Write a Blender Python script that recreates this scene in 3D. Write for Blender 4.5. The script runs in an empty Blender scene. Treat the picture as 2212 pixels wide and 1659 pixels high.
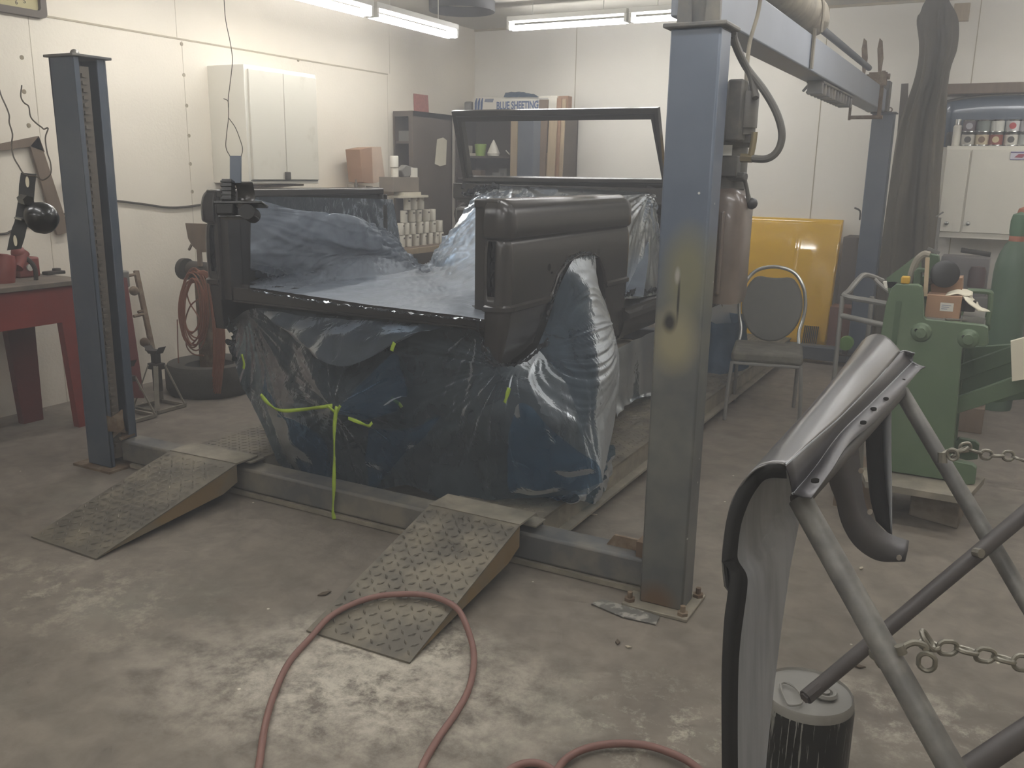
import bpy, bmesh, math, random
from mathutils import Vector, Matrix, noise
random.seed(7)
V = Vector
PI = math.pi
C = bpy.context.scene.collection
scn = bpy.context.scene

# ------------------------------------------------------------------ camera
CH = 1.55                      # eye height, m
FPX, CX, CY = 1922.0, 1106.0, 829.5
def _cam_axes():
    u = V((2178-CX, -(389-CY), -FPX)).normalized()
    z = -V((964-CX, -(8874-CY), -FPX)).normalized()
    z = (z - u*u.dot(z)).normalized()
    x = u.cross(z)
    return x, u, z
AX, AU, AZ = _cam_axes()
def ray(px, py):
    c = V((px-CX, -(py-CY), -FPX))
    return V((AX.dot(c), AU.dot(c), AZ.dot(c)))
cam_d = bpy.data.cameras.new('camera'); cam = bpy.data.objects.new('camera', cam_d); C.objects.link(cam)
cam_d.sensor_width = 36.0; cam_d.sensor_fit = 'HORIZONTAL'; cam_d.lens = FPX/2212*36.0
cam_d.clip_start = 0.05; cam_d.clip_end = 60
Mx = Matrix((AX, AU, AZ)).to_4x4(); Mx.translation = V((0, 0, CH)); cam.matrix_world = Mx
scn.camera = cam

# ------------------------------------------------------------------ world, exposure
w = bpy.data.worlds.new('world'); scn.world = w; w.use_nodes = True
w.node_tree.nodes['Background'].inputs[0].default_value = (0.75, 0.72, 0.65, 1)
w.node_tree.nodes['Background'].inputs[1].default_value = 0.03
scn.view_settings.view_transform = 'Standard'; scn.view_settings.look = 'None'
scn.view_settings.gamma = 1; scn.view_settings.use_curve_mapping = False
scn.view_settings.exposure = 0.84
scn.cycles.max_bounces = 8; scn.cycles.diffuse_bounces = 4; scn.cycles.glossy_bounces = 3; scn.cycles.transparent_max_bounces = 10
scn.cycles.use_adaptive_sampling = True; scn.cycles.adaptive_threshold = 0.06; scn.cycles.adaptive_min_samples = 16
TUBE_STRENGTH = 18.5
HAZE = 0.034

# room extents
WL, WR, WB, WF, ZC = -5.34, 2.6, 8.92, -2.6, 3.05

# pixel -> point on a plane of the room
def pX(px, py, X): d = ray(px, py); t = X/d.x; return V((X, d.y*t, CH+d.z*t))
def pY(px, py, Y): d = ray(px, py); t = Y/d.y; return V((d.x*t, Y, CH+d.z*t))
def pZ(px, py, Z=0.0): d = ray(px, py); t = (Z-CH)/d.z; return V((d.x*t, d.y*t, Z))
def pD(px, py, D): d = ray(px, py)*(D/FPX); return d+V((0, 0, CH))

# ------------------------------------------------------------------ materials
def lin(c):
    return tuple((x/12.92 if x <= .04045 else ((x+.055)/1.055)**2.4) for x in c)
def rgb(r, g, b): return lin((r/255, g/255, b/255))
def mat(name, col, rough=.6, metal=0, var=.12, scale=6, bump=0, bscale=40, coat=0, col2=None, mix=(.45, .62), spec=.5, emit=None, aniso=None):
    m = bpy.data.materials.new(name); m.use_nodes = True
    N, L = m.node_tree.nodes, m.node_tree.links
    b = N['Principled BSDF']
    c = rgb(*col)
    b.inputs['Roughness'].default_value = rough; b.inputs['Metallic'].default_value = metal
    b.inputs['Coat Weight'].default_value = coat; b.inputs['Specular IOR Level'].default_value = spec
    tc = N.new('ShaderNodeTexCoord')
    mp = N.new('ShaderNodeMapping'); L.new(tc.outputs['Object'], mp.inputs[0])
    if aniso: mp.inputs['Scale'].default_value = aniso
    n = N.new('ShaderNodeTexNoise'); n.inputs['Scale'].default_value = scale; n.inputs['Detail'].default_value = 5
    n.inputs['Roughness'].default_value = .6
    L.new(mp.outputs[0], n.inputs['Vector'])
    r = N.new('ShaderNodeValToRGB')
    r.color_ramp.elements[0].position = mix[0] if col2 else .3; r.color_ramp.elements[1].position = mix[1] if col2 else .7
    a = tuple(x*(1-var) for x in c); d = rgb(*col2) if col2 else tuple(min(1, x*(1+var)) for x in c)
    r.color_ramp.elements[0].color = (*a, 1); r.color_ramp.elements[1].color = (*d, 1)
    L.new(n.outputs['Fac'], r.inputs['Fac']); L.new(r.outputs['Color'], b.inputs['Base Color'])
    if bump:
        n2 = N.new('ShaderNodeTexNoise'); n2.inputs['Scale'].default_value = bscale; n2.inputs['Detail'].default_value = 4
        L.new(mp.outputs[0], n2.inputs['Vector'])
        bp = N.new('ShaderNodeBump'); bp.inputs['Strength'].default_value = bump; bp.inputs['Distance'].default_value = .01
        L.new(n2.outputs['Fac'], bp.inputs['Height']); L.new(bp.outputs[0], b.inputs['Normal'])
    if emit:
        b.inputs['Emission Color'].default_value = (*rgb(*emit[0]), 1); b.inputs['Emission Strength'].default_value = emit[1]
    return m

def film_mat(name, tint, body, opac, rough=.22, ior=1.22, back=.35):
    """thin masking film: part see-through, part milky, glossy"""
    m = bpy.data.materials.new(name); m.use_nodes = True
    N, L = m.node_tree.nodes, m.node_tree.links
    N.remove(N['Principled BSDF']); out = N['Material Output']
    tr = N.new('ShaderNodeBsdfTransparent'); tr.inputs[0].default_value = (*rgb(*tint), 1)
    df = N.new('ShaderNodeBsdfDiffuse'); df.inputs[0].default_value = (*rgb(*body), 1)
    tl = N.new('ShaderNodeBsdfTranslucent'); tl.inputs[0].default_value = (*rgb(*body), 1)
    gl = N.new('ShaderNodeBsdfGlossy'); gl.inputs[0].default_value = (.62, .66, .7, 1); gl.inputs['Roughness'].default_value = rough
    tc = N.new('ShaderNodeTexCoord')
    n = N.new('ShaderNodeTexNoise'); n.inputs['Scale'].default_value = 4.5; n.inputs['Detail'].default_value = 5; n.inputs['Distortion'].default_value = 1.6
    L.new(tc.outputs['Object'], n.inputs['Vector'])
    bp = N.new('ShaderNodeBump'); bp.inputs['Strength'].default_value = .22; bp.inputs['Distance'].default_value = .02
    n2 = N.new('ShaderNodeTexNoise'); n2.inputs['Scale'].default_value = 14; n2.inputs['Detail'].default_value = 3; n2.inputs['Distortion'].default_value = .8
    L.new(tc.outputs['Object'], n2.inputs['Vector']); L.new(n2.outputs['Fac'], bp.inputs['Height'])
    for q in (df, tl, gl): L.new(bp.outputs[0], q.inputs['Normal'])
    mr = N.new('ShaderNodeMapRange'); mr.inputs['From Min'].default_value = .3; mr.inputs['From Max'].default_value = .7
    mr.inputs['To Min'].default_value = opac*.75; mr.inputs['To Max'].default_value = min(.95, opac*1.25)
    L.new(n.outputs['Fac'], mr.inputs['Value'])
    m1 = N.new('ShaderNodeMixShader'); m1.inputs[0].default_value = back; L.new(df.outputs[0], m1.inputs[1]); L.new(tl.outputs[0], m1.inputs[2])
    m2 = N.new('ShaderNodeMixShader'); L.new(mr.outputs[0], m2.inputs[0]); L.new(tr.outputs[0], m2.inputs[1]); L.new(m1.outputs[0], m2.inputs[2])
    fr = N.new('ShaderNodeFresnel'); fr.inputs['IOR'].default_value = ior; L.new(bp.outputs[0], fr.inputs['Normal'])
    m3 = N.new('ShaderNodeMixShader'); L.new(fr.outputs[0], m3.inputs[0]); L.new(m2.outputs[0], m3.inputs[1]); L.new(gl.outputs[0], m3.inputs[2])
    L.new(m3.outputs[0], out.inputs[0])
    return m

def emis(name, col, s):
    m = bpy.data.materials.new(name); m.use_nodes = True
    N, L = m.node_tree.nodes, m.node_tree.links
    N.remove(N['Principled BSDF']); e = N.new('ShaderNodeEmission'); e.inputs[0].default_value = (*rgb(*col), 1); e.inputs[1].default_value = s
    L.new(e.outputs[0], N['Material Output'].inputs[0]); return m

# ------------------------------------------------------------------ mesh builder
def catmull(pts, n):
    if len(pts) < 3: 
        return [pts[0].lerp(pts[-1], i/n) for i in range(n+1)]
    out = []
    P = [pts[0]*2-pts[1]]+list(pts)+[pts[-1]*2-pts[-2]]
    for i in range(1, len(P)-2):
        for k in range(n):
            t = k/n; p0, p1, p2, p3 = P[i-1], P[i], P[i+1], P[i+2]
            out.append(.5*((2*p1)+(p2-p0)*t+(2*p0-5*p1+4*p2-p3)*t*t+(3*p1-p0-3*p2+p3)*t*t*t))
    out.append(P[-2]*1.0)
    return out

class MB:
    def __init__(s): s.v = []; s.f = []
    def add(s, vs, fs):
        o = len(s.v); s.v += [V(p) for p in vs]; s.f += [tuple(i+o for i in f) for f in fs]; return s
    def box(s, x0, x1, y0, y1, z0, z1):
        vs = [(x, y, z) for z in (z0, z1) for y in (y0, y1) for x in (x0, x1)]
        return s.add(vs, [(0, 2, 3, 1), (4, 5, 7, 6), (0, 1, 5, 4), (2, 6, 7, 3), (0, 4, 6, 2), (1, 3, 7, 5)])
    def obox(s, c, a, b, d):
        c, a, b, d = V(c), V(a), V(b), V(d)
        vs = [c+a*i+b*j+d*k for k in (-1, 1) for j in (-1, 1) for i in (-1, 1)]
        return s.add(vs, [(0, 2, 3, 1), (4, 5, 7, 6), (0, 1, 5, 4), (2, 6, 7, 3), (0, 4, 6, 2), (1, 3, 7, 5)])
    def bar(s, p, q, wd, hg, up=(0, 0, 1)):
        p, q, up = V(p), V(q), V(up); d = (q-p); n = d.normalized()
        a = n.cross(up)
        if a.length < 1e-4: a = n.cross(V((1, 0, 0)))
        a.normalize(); b = a.cross(n)
        return s.obox((p+q)/2, d/2, a*wd/2, b*hg/2)
    def tube(s, pts, r, n=10, sm=0, closed=False, cap=True, flat=None):
        pts = [V(p) for p in pts]
        if sm: pts = catmull(pts+([pts[0]] if closed else []), sm)
        if closed and (pts[0]-pts[-1]).length < 1e-6: pts = pts[:-1]
        m = len(pts); rings = []; up = None
        for i in range(m):
            if closed: d = pts[(i+1) % m]-pts[i-1]
            else: d = pts[min(i+1, m-1)]-pts[max(i-1, 0)]
            if d.length < 1e-9: d = V((0, 0, 1))
            d.normalize()
            if up is None:
                up = V((0, 0, 1)) if abs(d.z) < .9 else V((1, 0, 0))
            up = (up-d*up.dot(d))
            if up.length < 1e-6: up = d.orthogonal()
            up.normalize(); a = d.cross(up)
            rr = r[min(len(r)-1, int(i*len(r)/m))] if isinstance(r, (list, tuple)) else r
            rings.append([pts[i]+(a*math.cos(2*PI*k/n)+up*math.sin(2*PI*k/n)*(flat or 1))*rr for k in range(n)])
        o = len(s.v); s.v += [p for g in rings for p in g]
        for i in range(m if closed else m-1):
            j = (i+1) % m
            for k in range(n):
                l = (k+1) % n; s.f.append((o+i*n+k, o+i*n+l, o+j*n+l, o+j*n+k))
        if cap and not closed:
            s.f.append(tuple(o+k for k in range(n))[::-1]); s.f.append(tuple(o+(m-1)*n+k for k in range(n)))
        return s
    def cyl(s, p, q, r, r2=None, n=20, cap=True):
        p, q = V(p), V(q); d = (q-p).normalized(); a = d.orthogonal().normalized(); b = d.cross(a)
        r2 = r if r2 is None else r2; o = len(s.v)
        for (c, R) in ((p, r), (q, r2)):
            s.v += [c+(a*math.cos(2*PI*k/n)+b*math.sin(2*PI*k/n))*R for k in range(n)]
        for k in range(n): l = (k+1) % n; s.f.append((o+k, o+l, o+n+l, o+n+k))
        if cap: s.f.append(tuple(o+k for k in range(n))[::-1]); s.f.append(tuple(o+n+k for k in range(n)))
        return s
    def lathe(s, prof, c, axis=(0, 0, 1), n=28):
        c, d = V(c), V(axis).normalized(); a = d.orthogonal().normalized(); b = d.cross(a); o = len(s.v)
        for (r, h) in prof:
            s.v += [c+d*h+(a*math.cos(2*PI*k/n)+b*math.sin(2*PI*k/n))*max(r, 1e-4) for k in range(n)]
        for i in range(len(prof)-1):
            for k in range(n): l = (k+1) % n; s.f.append((o+i*n+k, o+i*n+l, o+(i+1)*n+l, o+(i+1)*n+k))
        return s
    def prism(s, poly, ext):
        poly = [V(p) for p in poly]; ext = V(ext); n = len(poly); o = len(s.v)
        s.v += poly+[p+ext for p in poly]
        s.f.append(tuple(o+i for i in range(n))[::-1]); s.f.append(tuple(o+n+i for i in range(n)))
        for i in range(n): j = (i+1) % n; s.f.append((o+i, o+j, o+n+j, o+n+i))
        return s
    def grid(s, rows, closed=False, skip=None):
        o = len(s.v); m = len(rows); n = len(rows[0])
        for g in rows: s.v += [V(p) for p in g]
        for i in range(m-1):
            for k in range(n if closed else n-1):
                l = (k+1) % n
                if skip and skip(i, k): continue
                q = (o+i*n+k, o+i*n+l, o+(i+1)*n+l, o+(i+1)*n+k)
                if (s.v[q[0]]-s.v[q[3]]).length < 1e-5 and (s.v[q[1]]-s.v[q[2]]).length < 1e-5: continue
                s.f.append(q)
        return s
    def sph(s, c, r, n=16, sc=(1, 1, 1)):
        c = V(c); prof = [(math.sin(PI*i/(n//2)), -math.cos(PI*i/(n//2))) for i in range(n//2+1)]; o = len(s.v)
        s.lathe([(a*r, b*r) for a, b in prof], (0, 0, 0), n=n)
        for i in range(o, len(s.v)): p = s.v[i]; s.v[i] = V((p.x*sc[0], p.y*sc[1], p.z*sc[2]))+c
        return s

ORG = {}
def empty(name, loc, label=None, cat=None, group=None):
    o = bpy.data.objects.new(name, None); C.objects.link(o); o.location = V(loc); o.empty_display_size = .1
    ORG[o.name] = V(loc)
    if label: tag(o, label, cat, group)
    return o
def tag(o, label, cat=None, group=None, kind=None):
    if label: o['label'] = label
    if cat: o['category'] = cat
    if group: o['group'] = group
    if kind: o['kind'] = kind
    return o
def build(name, mb, m, parent=None, angle=35, bevel=0, solid=0, sub=0, loc=None, soff=0):
    if parent is not None: org = ORG[parent.name]
    elif loc is not None: org = V(loc)
    else:
        n = len(mb.v); org = V((sum(p.x for p in mb.v)/n, sum(p.y for p in mb.v)/n, min(p.z for p in mb.v)))
    me = bpy.data.meshes.new(name)
    me.from_pydata([tuple(p-org) for p in mb.v], [], mb.f)
    me.validate(); me.update()
    bm = bmesh.new(); bm.from_mesh(me)
    bmesh.ops.remove_doubles(bm, verts=bm.verts, dist=1e-6)
    if not solid and not getattr(mb, 'open', False): bmesh.ops.recalc_face_normals(bm, faces=bm.faces)
    bm.to_mesh(me); bm.free()
    me.materials.append(m)
    if angle:
        me.polygons.foreach_set('use_smooth', [True]*len(me.polygons)); me.set_sharp_from_angle(angle=math.radians(angle))
    o = bpy.data.objects.new(name, me); C.objects.link(o)
    if parent is not None: o.parent = parent; o.location = (0, 0, 0)
    else: o.location = org
    ORG[o.name] = org
    if solid:
        q = o.modifiers.new('thickness', 'SOLIDIFY'); q.thickness = solid; q.offset = soff
    if bevel:
        q = o.modifiers.new('bevel', 'BEVEL'); q.width = bevel; q.segments = 2; q.limit_method = 'ANGLE'; q.angle_limit = math.radians(40)
    if sub:
        q = o.modifiers.new('sub', 'SUBSURF'); q.levels = sub; q.render_levels = sub
    return o
def copy_tree(o, parent=None):
    c = o.copy(); C.objects.link(c)
    if parent: c.parent = parent
    ORG[c.name] = ORG.get(o.name, V((0, 0, 0)))
    for ch in list(o.children): copy_tree(ch, c)
    return c
def struct(name, mb, m, **k):
    o = build(name, mb, m, **k); o['kind'] = 'structure'; return o
def text(s, size, origin, right, up, m, parent, name='lettering', ext=.001, bold=.0, sx=1.0):
    cu = bpy.data.curves.new('t', 'FONT'); cu.body = s; cu.size = size; cu.extrude = ext; cu.offset = bold
    t = bpy.data.objects.new('t', cu); C.objects.link(t)
    dg = bpy.context.evaluated_depsgraph_get(); me = bpy.data.meshes.new_from_object(t.evaluated_get(dg))
    bpy.data.objects.remove(t)
    right, up = V(right).normalized(), V(up).normalized(); nn = right.cross(up)
    mb = MB(); mb.v = [V(origin)+right*p.co.x*sx+up*p.co.y+nn*p.co.z for p in me.vertices]; mb.f = [tuple(p.vertices) for p in me.polygons]
    return build(name, mb, m, parent, angle=0)

# bicubic patch through control points (matrix of Vectors) with a displacement along the normal
def patch(ctrl, nu, nv, disp=None):
    cols = list(zip(*[catmull([V(p) for p in r], nu) for r in ctrl]))       # each row refined
    cols = [catmull(list(c), nv) for c in cols]
    rows = [list(r) for r in zip(*cols)]
    if disp:
        m, n = len(rows), len(rows[0]); out = []
        for i in range(m):
            g = []
            for k in range(n):
                du = rows[i][min(k+1, n-1)]-rows[i][max(k-1, 0)]; dv = rows[min(i+1, m-1)][k]-rows[max(i-1, 0)][k]
                nn = du.cross(dv)
                nn = nn.normalized() if nn.length > 1e-9 else V((0, 0, 1))
                g.append(rows[i][k]+nn*disp(rows[i][k], k/(n-1), i/(m-1)))
            out.append(g)
        rows = out
    return rows
def fan(P, c, freq, amp, rad, plane='xz', seed=0, r0=.03):
    """radial folds that run out from the gather point c"""
    if plane == 'xz': dx, dy = P.x-c.x, P.z-c.z
    elif plane == 'yz': dx, dy = P.y-c.y, P.z-c.z
    else: dx, dy = P.x-c.x, P.y-c.y
    r = math.hypot(dx, dy); a = math.atan2(dy, dx)
    n = noise.noise(V((a*freq, seed*7.3, r*1.5)))*1.3
    n = 1-abs(n)*2
    return amp*n*min(1, r/r0)*math.exp(-r/rad)

# ================================================================== ROOM
M = {}
M['wall'] = mat('wall_paint', (224, 216, 200), .75, var=.035, scale=1.6, bump=.15, bscale=60)
M['wallback'] = mat('wall_paint_back', (232, 228, 218), .7, var=.03, scale=1.3, bump=.1, bscale=60)
M['ceil'] = mat('ceiling_paint', (186, 182, 170), .8, var=.05, scale=1.2)
M['seam'] = mat('seam', (172, 162, 140), .9)
M['seamv'] = mat('faint_seam', (198, 189, 170), .9)
M['spot'] = mat('screw_spot', (140, 128, 104), .9)

def floor_mat():
    m = bpy.data.materials.new('concrete'); m.use_nodes = True
    N, L = m.node_tree.nodes, m.node_tree.links; b = N['Principled BSDF']
    tc = N.new('ShaderNodeTexCoord')
    def noi(s, d=6, dist=0, r=.6):
        n = N.new('ShaderNodeTexNoise'); n.inputs['Scale'].default_value = s; n.inputs['Detail'].default_value = d
        n.inputs['Distortion'].default_value = dist; n.inputs['Roughness'].default_value = r
        L.new(tc.outputs['Object'], n.inputs['Vector']); return n.outputs['Fac']
    def ramp(f, a, ca, z, cz):
        r = N.new('ShaderNodeValToRGB'); e = r.color_ramp.elements
        e[0].position = a; e[0].color = (*ca, 1); e[1].position = z; e[1].color = (*cz, 1); L.new(f, r.inputs[0]); return r.outputs[0]
    def mix(f, a, c, t='MIX'):
        x = N.new('ShaderNodeMix'); x.data_type = 'RGBA'; x.blend_type = t
        if isinstance(f, float): x.inputs[0].default_value = f
        else: L.new(f, x.inputs[0])
        L.new(a, x.inputs[6])
        if isinstance(c, tuple): x.inputs[7].default_value = (*c, 1)
        else: L.new(c, x.inputs[7])
        return x.outputs[2]
    base = ramp(noi(.9, 7, .6), .35, rgb(119, 110, 99), .65, rgb(136, 127, 115))
    fine = ramp(noi(9, 8, .4), .35, rgb(205, 205, 205), .65, rgb(255, 255, 255))
    c = mix(.8, base, fine, 'MULTIPLY')
    green = ramp(noi(1.7, 5, .3), .55, (0, 0, 0), .75, (.45, .45, .45))
    c = mix(green, c, rgb(128, 128, 116))
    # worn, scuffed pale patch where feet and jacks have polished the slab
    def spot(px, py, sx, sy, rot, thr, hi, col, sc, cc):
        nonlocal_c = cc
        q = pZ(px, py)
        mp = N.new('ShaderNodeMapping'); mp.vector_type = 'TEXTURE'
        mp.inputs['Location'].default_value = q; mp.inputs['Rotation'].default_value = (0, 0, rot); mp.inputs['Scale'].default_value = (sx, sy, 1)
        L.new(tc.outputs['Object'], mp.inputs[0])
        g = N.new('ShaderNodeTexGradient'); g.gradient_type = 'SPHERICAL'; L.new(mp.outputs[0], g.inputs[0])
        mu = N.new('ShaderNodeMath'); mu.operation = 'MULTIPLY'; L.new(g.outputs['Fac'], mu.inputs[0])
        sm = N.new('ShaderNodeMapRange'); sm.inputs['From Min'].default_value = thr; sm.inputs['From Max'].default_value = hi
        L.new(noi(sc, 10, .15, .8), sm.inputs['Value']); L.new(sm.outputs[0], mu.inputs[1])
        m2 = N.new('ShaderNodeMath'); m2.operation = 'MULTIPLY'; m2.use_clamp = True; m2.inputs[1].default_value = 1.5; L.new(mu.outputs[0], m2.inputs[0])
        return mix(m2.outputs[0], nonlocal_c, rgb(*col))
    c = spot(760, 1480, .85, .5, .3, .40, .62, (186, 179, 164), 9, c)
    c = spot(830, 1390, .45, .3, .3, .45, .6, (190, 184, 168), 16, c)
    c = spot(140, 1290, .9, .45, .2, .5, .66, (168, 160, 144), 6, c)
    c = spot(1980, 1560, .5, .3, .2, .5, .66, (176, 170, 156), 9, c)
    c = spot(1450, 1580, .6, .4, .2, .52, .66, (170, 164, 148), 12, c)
    vo = N.new('ShaderNodeTexVoronoi'); vo.inputs['Scale'].default_value = 5; vo.inputs['Randomness'].default_value = 1
    L.new(tc.outputs['Object'], vo.inputs[0])
    dots = ramp(vo.outputs['Distance'], .022, (1, 1, 1), .03, (0, 0, 0))
    c = mix(dots, c, rgb(214, 208, 192))
    L.new(c, b.inputs['Base Color'])
    rr = N.new('ShaderNodeMapRange'); rr.inputs['To Min'].default_value = .5; rr.inputs['To Max'].default_value = .8; L.new(noi(2.3), rr.inputs[0]); L.new(rr.outputs[0], b.inputs['Roughness'])
    bp = N.new('ShaderNodeBump'); bp.inputs['Strength'].default_value = .25; bp.inputs['Distance'].default_value = .01
    L.new(noi(22, 8), bp.inputs['Height']); L.new(bp.outputs[0], b.inputs['Normal'])
    return m
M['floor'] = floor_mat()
T = .12
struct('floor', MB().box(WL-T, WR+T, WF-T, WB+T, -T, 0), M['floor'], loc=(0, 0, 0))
struct('ceiling', MB().box(WL-T, WR+T, WF-T, WB+T, ZC, ZC+T), M['ceil'], loc=(0, 0, ZC))
struct('wall_left', MB().box(WL-T, WL, WF-T, WB+T, 0, ZC), M['wall'])
struct('wall_right', MB().box(WR, WR+T, WF-T, WB+T, 0, ZC), M['wall'])
struct('wall_back', MB().box(WL, WR, WB, WB+T, 0, ZC), M['wallback'])
struct('wall_front', MB().box(WL, WR, WF-T, WF, 0, ZC), M['wall'])
# sheet seams
k = 0
for (a, b) in [((WF, 2.43), (7.3, 2.43))]:
    k += 1; struct(f'trim_{k}', MB().box(WL, WL+.004, a[0], b[0], 2.425, 2.437), M['seam'])
for y in (3.62+.03, 4.82, 7.29):
    k += 1; struct(f'trim_{k}', MB().box(WL, WL+.002, y, y+.004, 0, 2.42), M['seamv'])
for y in (4.78, 7.33):
    k += 1; struct(f'trim_{k}', MB().box(WL, WL+.002, y, y+.004, 2.44, ZC), M['seamv'])
for px, py in ((1243, 150), (1765, 300), (2112, 60)):
    k += 1; x = pY(px, py, WB).x; struct(f'trim_{k}', MB().box(x, x+.007, WB-.003, WB, 0, ZC), M['seam'])
k += 1; struct(f'trim_{k}', MB().box(WL, WR, WB-.02, WB, ZC-.02, ZC), M['seam'])
sp = MB()
for px, py in ((397, 162), (403, 228), (408, 293), (411, 354), (415, 414), (47, 124), (52, 198), (62, 271), (392, 95), (644, 130)):
    q = pX(px, py, WL); sp.cyl(q, q+V((.002, 0, 0)), .014, n=10)
sp.open = True
k += 1; struct(f'trim_{k}', sp, M['spot'])

# ================================================================== FLUORESCENT LIGHTS
M['tube'] = emis('lit_tube', (253, 252, 252), TUBE_STRENGTH)
M['fixture'] = mat('white_fixture', (225, 224, 216), .4, var=.03)
M['fixwhite'] = M['fixture']
def strip_light(name_loc, axis, label, group):
    """a two-tube fluorescent batten hung just under the ceiling"""
    x, y, z = name_loc; L_ = 1.18
    t = empty('strip_light', (x, y, z+.09), label, 'light', group)
    d = V((0, 1, 0)) if axis == 'Y' else V((1, 0, 0)); s = d.cross(V((0, 0, 1)))
    c = V(name_loc)
    build('housing', MB().obox(c+V((0, 0, .075)), d*L_/2, s*.06, V((0, 0, .022))), M['fixture'], t, bevel=.004)
    for e in (-1, 1):
        build('lamp_holder', MB().obox(c+d*e*(L_/2-.012)+V((0, 0, .025)), d*.012, s*.055, V((0, 0, .04))), M['fixture'], t)
    for e in (-1, 1):
        build('tube', MB().cyl(c+s*.033*e-d*(L_/2-.02), c+s*.033*e+d*(L_/2-.02), .019, n=14), M['tube'], t)
    for e in (-.35, .35):
        build('hanger', MB().cyl(c+d*e+V((0, 0, .095)), V((c.x, c.y, ZC))+d*e, .004, n=6), M['fixture'], t)
    return t
Zt = 2.7
wall_row = ['farthest fluorescent strip of the left wall row, pointing at the corner',
            'fluorescent strip second from the corner in the row along the left wall',
            'fluorescent strip third from the corner in the left wall row, above the photo']
for i, l in enumerate(wall_row):
    strip_light((-4.47, 6.5-i*1.22, Zt), 'Y', l, 'strip lights along the left wall')
back_row = ['fluorescent strip of the back row, the one nearest the room corner',
            'fluorescent strip of the back row that runs behind the big blue post',
            'added out-of-view fluorescent strip in line with the back row, over the white cabinet',
            'added out-of-view fluorescent strip in line with the back row, nearest the right wall']  # last two are added out of view to brighten the right rear
for i, l in enumerate(back_row):
    strip_light(([-3.66, -2.46, .9, 2.0][i], 7.72, 2.84), 'X', l, 'strip lights along the back wall')
more = [((-1.6, .6), 'fluorescent strip overhead in front of the camera, left one of the near row'), ((.2, .6), 'fluorescent strip overhead beside the camera, right one of the near row'),
        ((-3.3, .6), 'fluorescent strip over the ramps, farthest left of the near row'), ((-1.6, -1.4), 'fluorescent strip behind the camera, left of its pair'), ((.4, -1.4), 'fluorescent strip behind the camera, right of its pair'),
        ((-3.2, 3.4), 'added out-of-view fluorescent strip above the rear of the truck body, left of its pair'), ((-1.5, 3.4), 'added out-of-view fluorescent strip above the rear of the truck body, right of its pair'),  # row added above the view to even out the light
        ((.4, 3.4), 'added out-of-view fluorescent strip above the fender stand'), ((1.3, 4.6), 'added out-of-view fluorescent strip above the green machine, right of its pair'), ((-.3, 4.6), 'added out-of-view fluorescent strip above the green machine, left of its pair'),  # added out of view: first evens the light, pair brightens the right rear
        ((-.35, 2.3), 'added out-of-view fluorescent strip that highlights the fender in the foreground')]  # added out of view to give the fender top its highlight
for (x, y), l in more:
    strip_light((x, y, Zt), 'X', l, 'strip lights over the middle of the shop')

# ================================================================== FOUR-POST LIFT
M['blue'] = mat('blue_post_paint', (74, 84, 98), .42, var=.1, scale=3, col2=(90, 96, 104), mix=(.4, .7), bump=.05)
M['bluedark'] = mat('dusty_blue_black_paint', (78, 84, 92), .5, var=.12, scale=3, col2=(104, 104, 104), mix=(.45, .75))
M['bluedust'] = mat('dusty_grey_paint', (96, 96, 96), .6, var=.15, scale=5, col2=(126, 120, 108), mix=(.4, .65))
M['dust'] = mat('dust_covered_steel', (128, 122, 108), .75, var=.12, scale=8, col2=(146, 138, 122), mix=(.4, .65), bump=.1)
M['plate'] = mat('chequer_plate_steel', (104, 98, 87), .55, metal=.15, var=.15, scale=7, col2=(126, 118, 102), mix=(.42, .62))
M['rust'] = mat('rusty_steel', (110, 88, 66), .75, var=.2, scale=14, col2=(128, 112, 92), bump=.2)
M['ochre'] = mat('ochre_dirty_side', (130, 108, 74), .75, var=.15, scale=5, col2=(116, 104, 84))
M['silver'] = mat('worn_zinc', (150, 148, 142), .35, metal=.8, var=.1)
M['black'] = mat('black_paint', (34, 33, 32), .4, var=.1)
M['brown0'] = mat('brown_grey_steel', (98, 90, 80), .6, var=.1)
M['brass'] = mat('brass_fitting', (140, 128, 100), .4, metal=.6)
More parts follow.
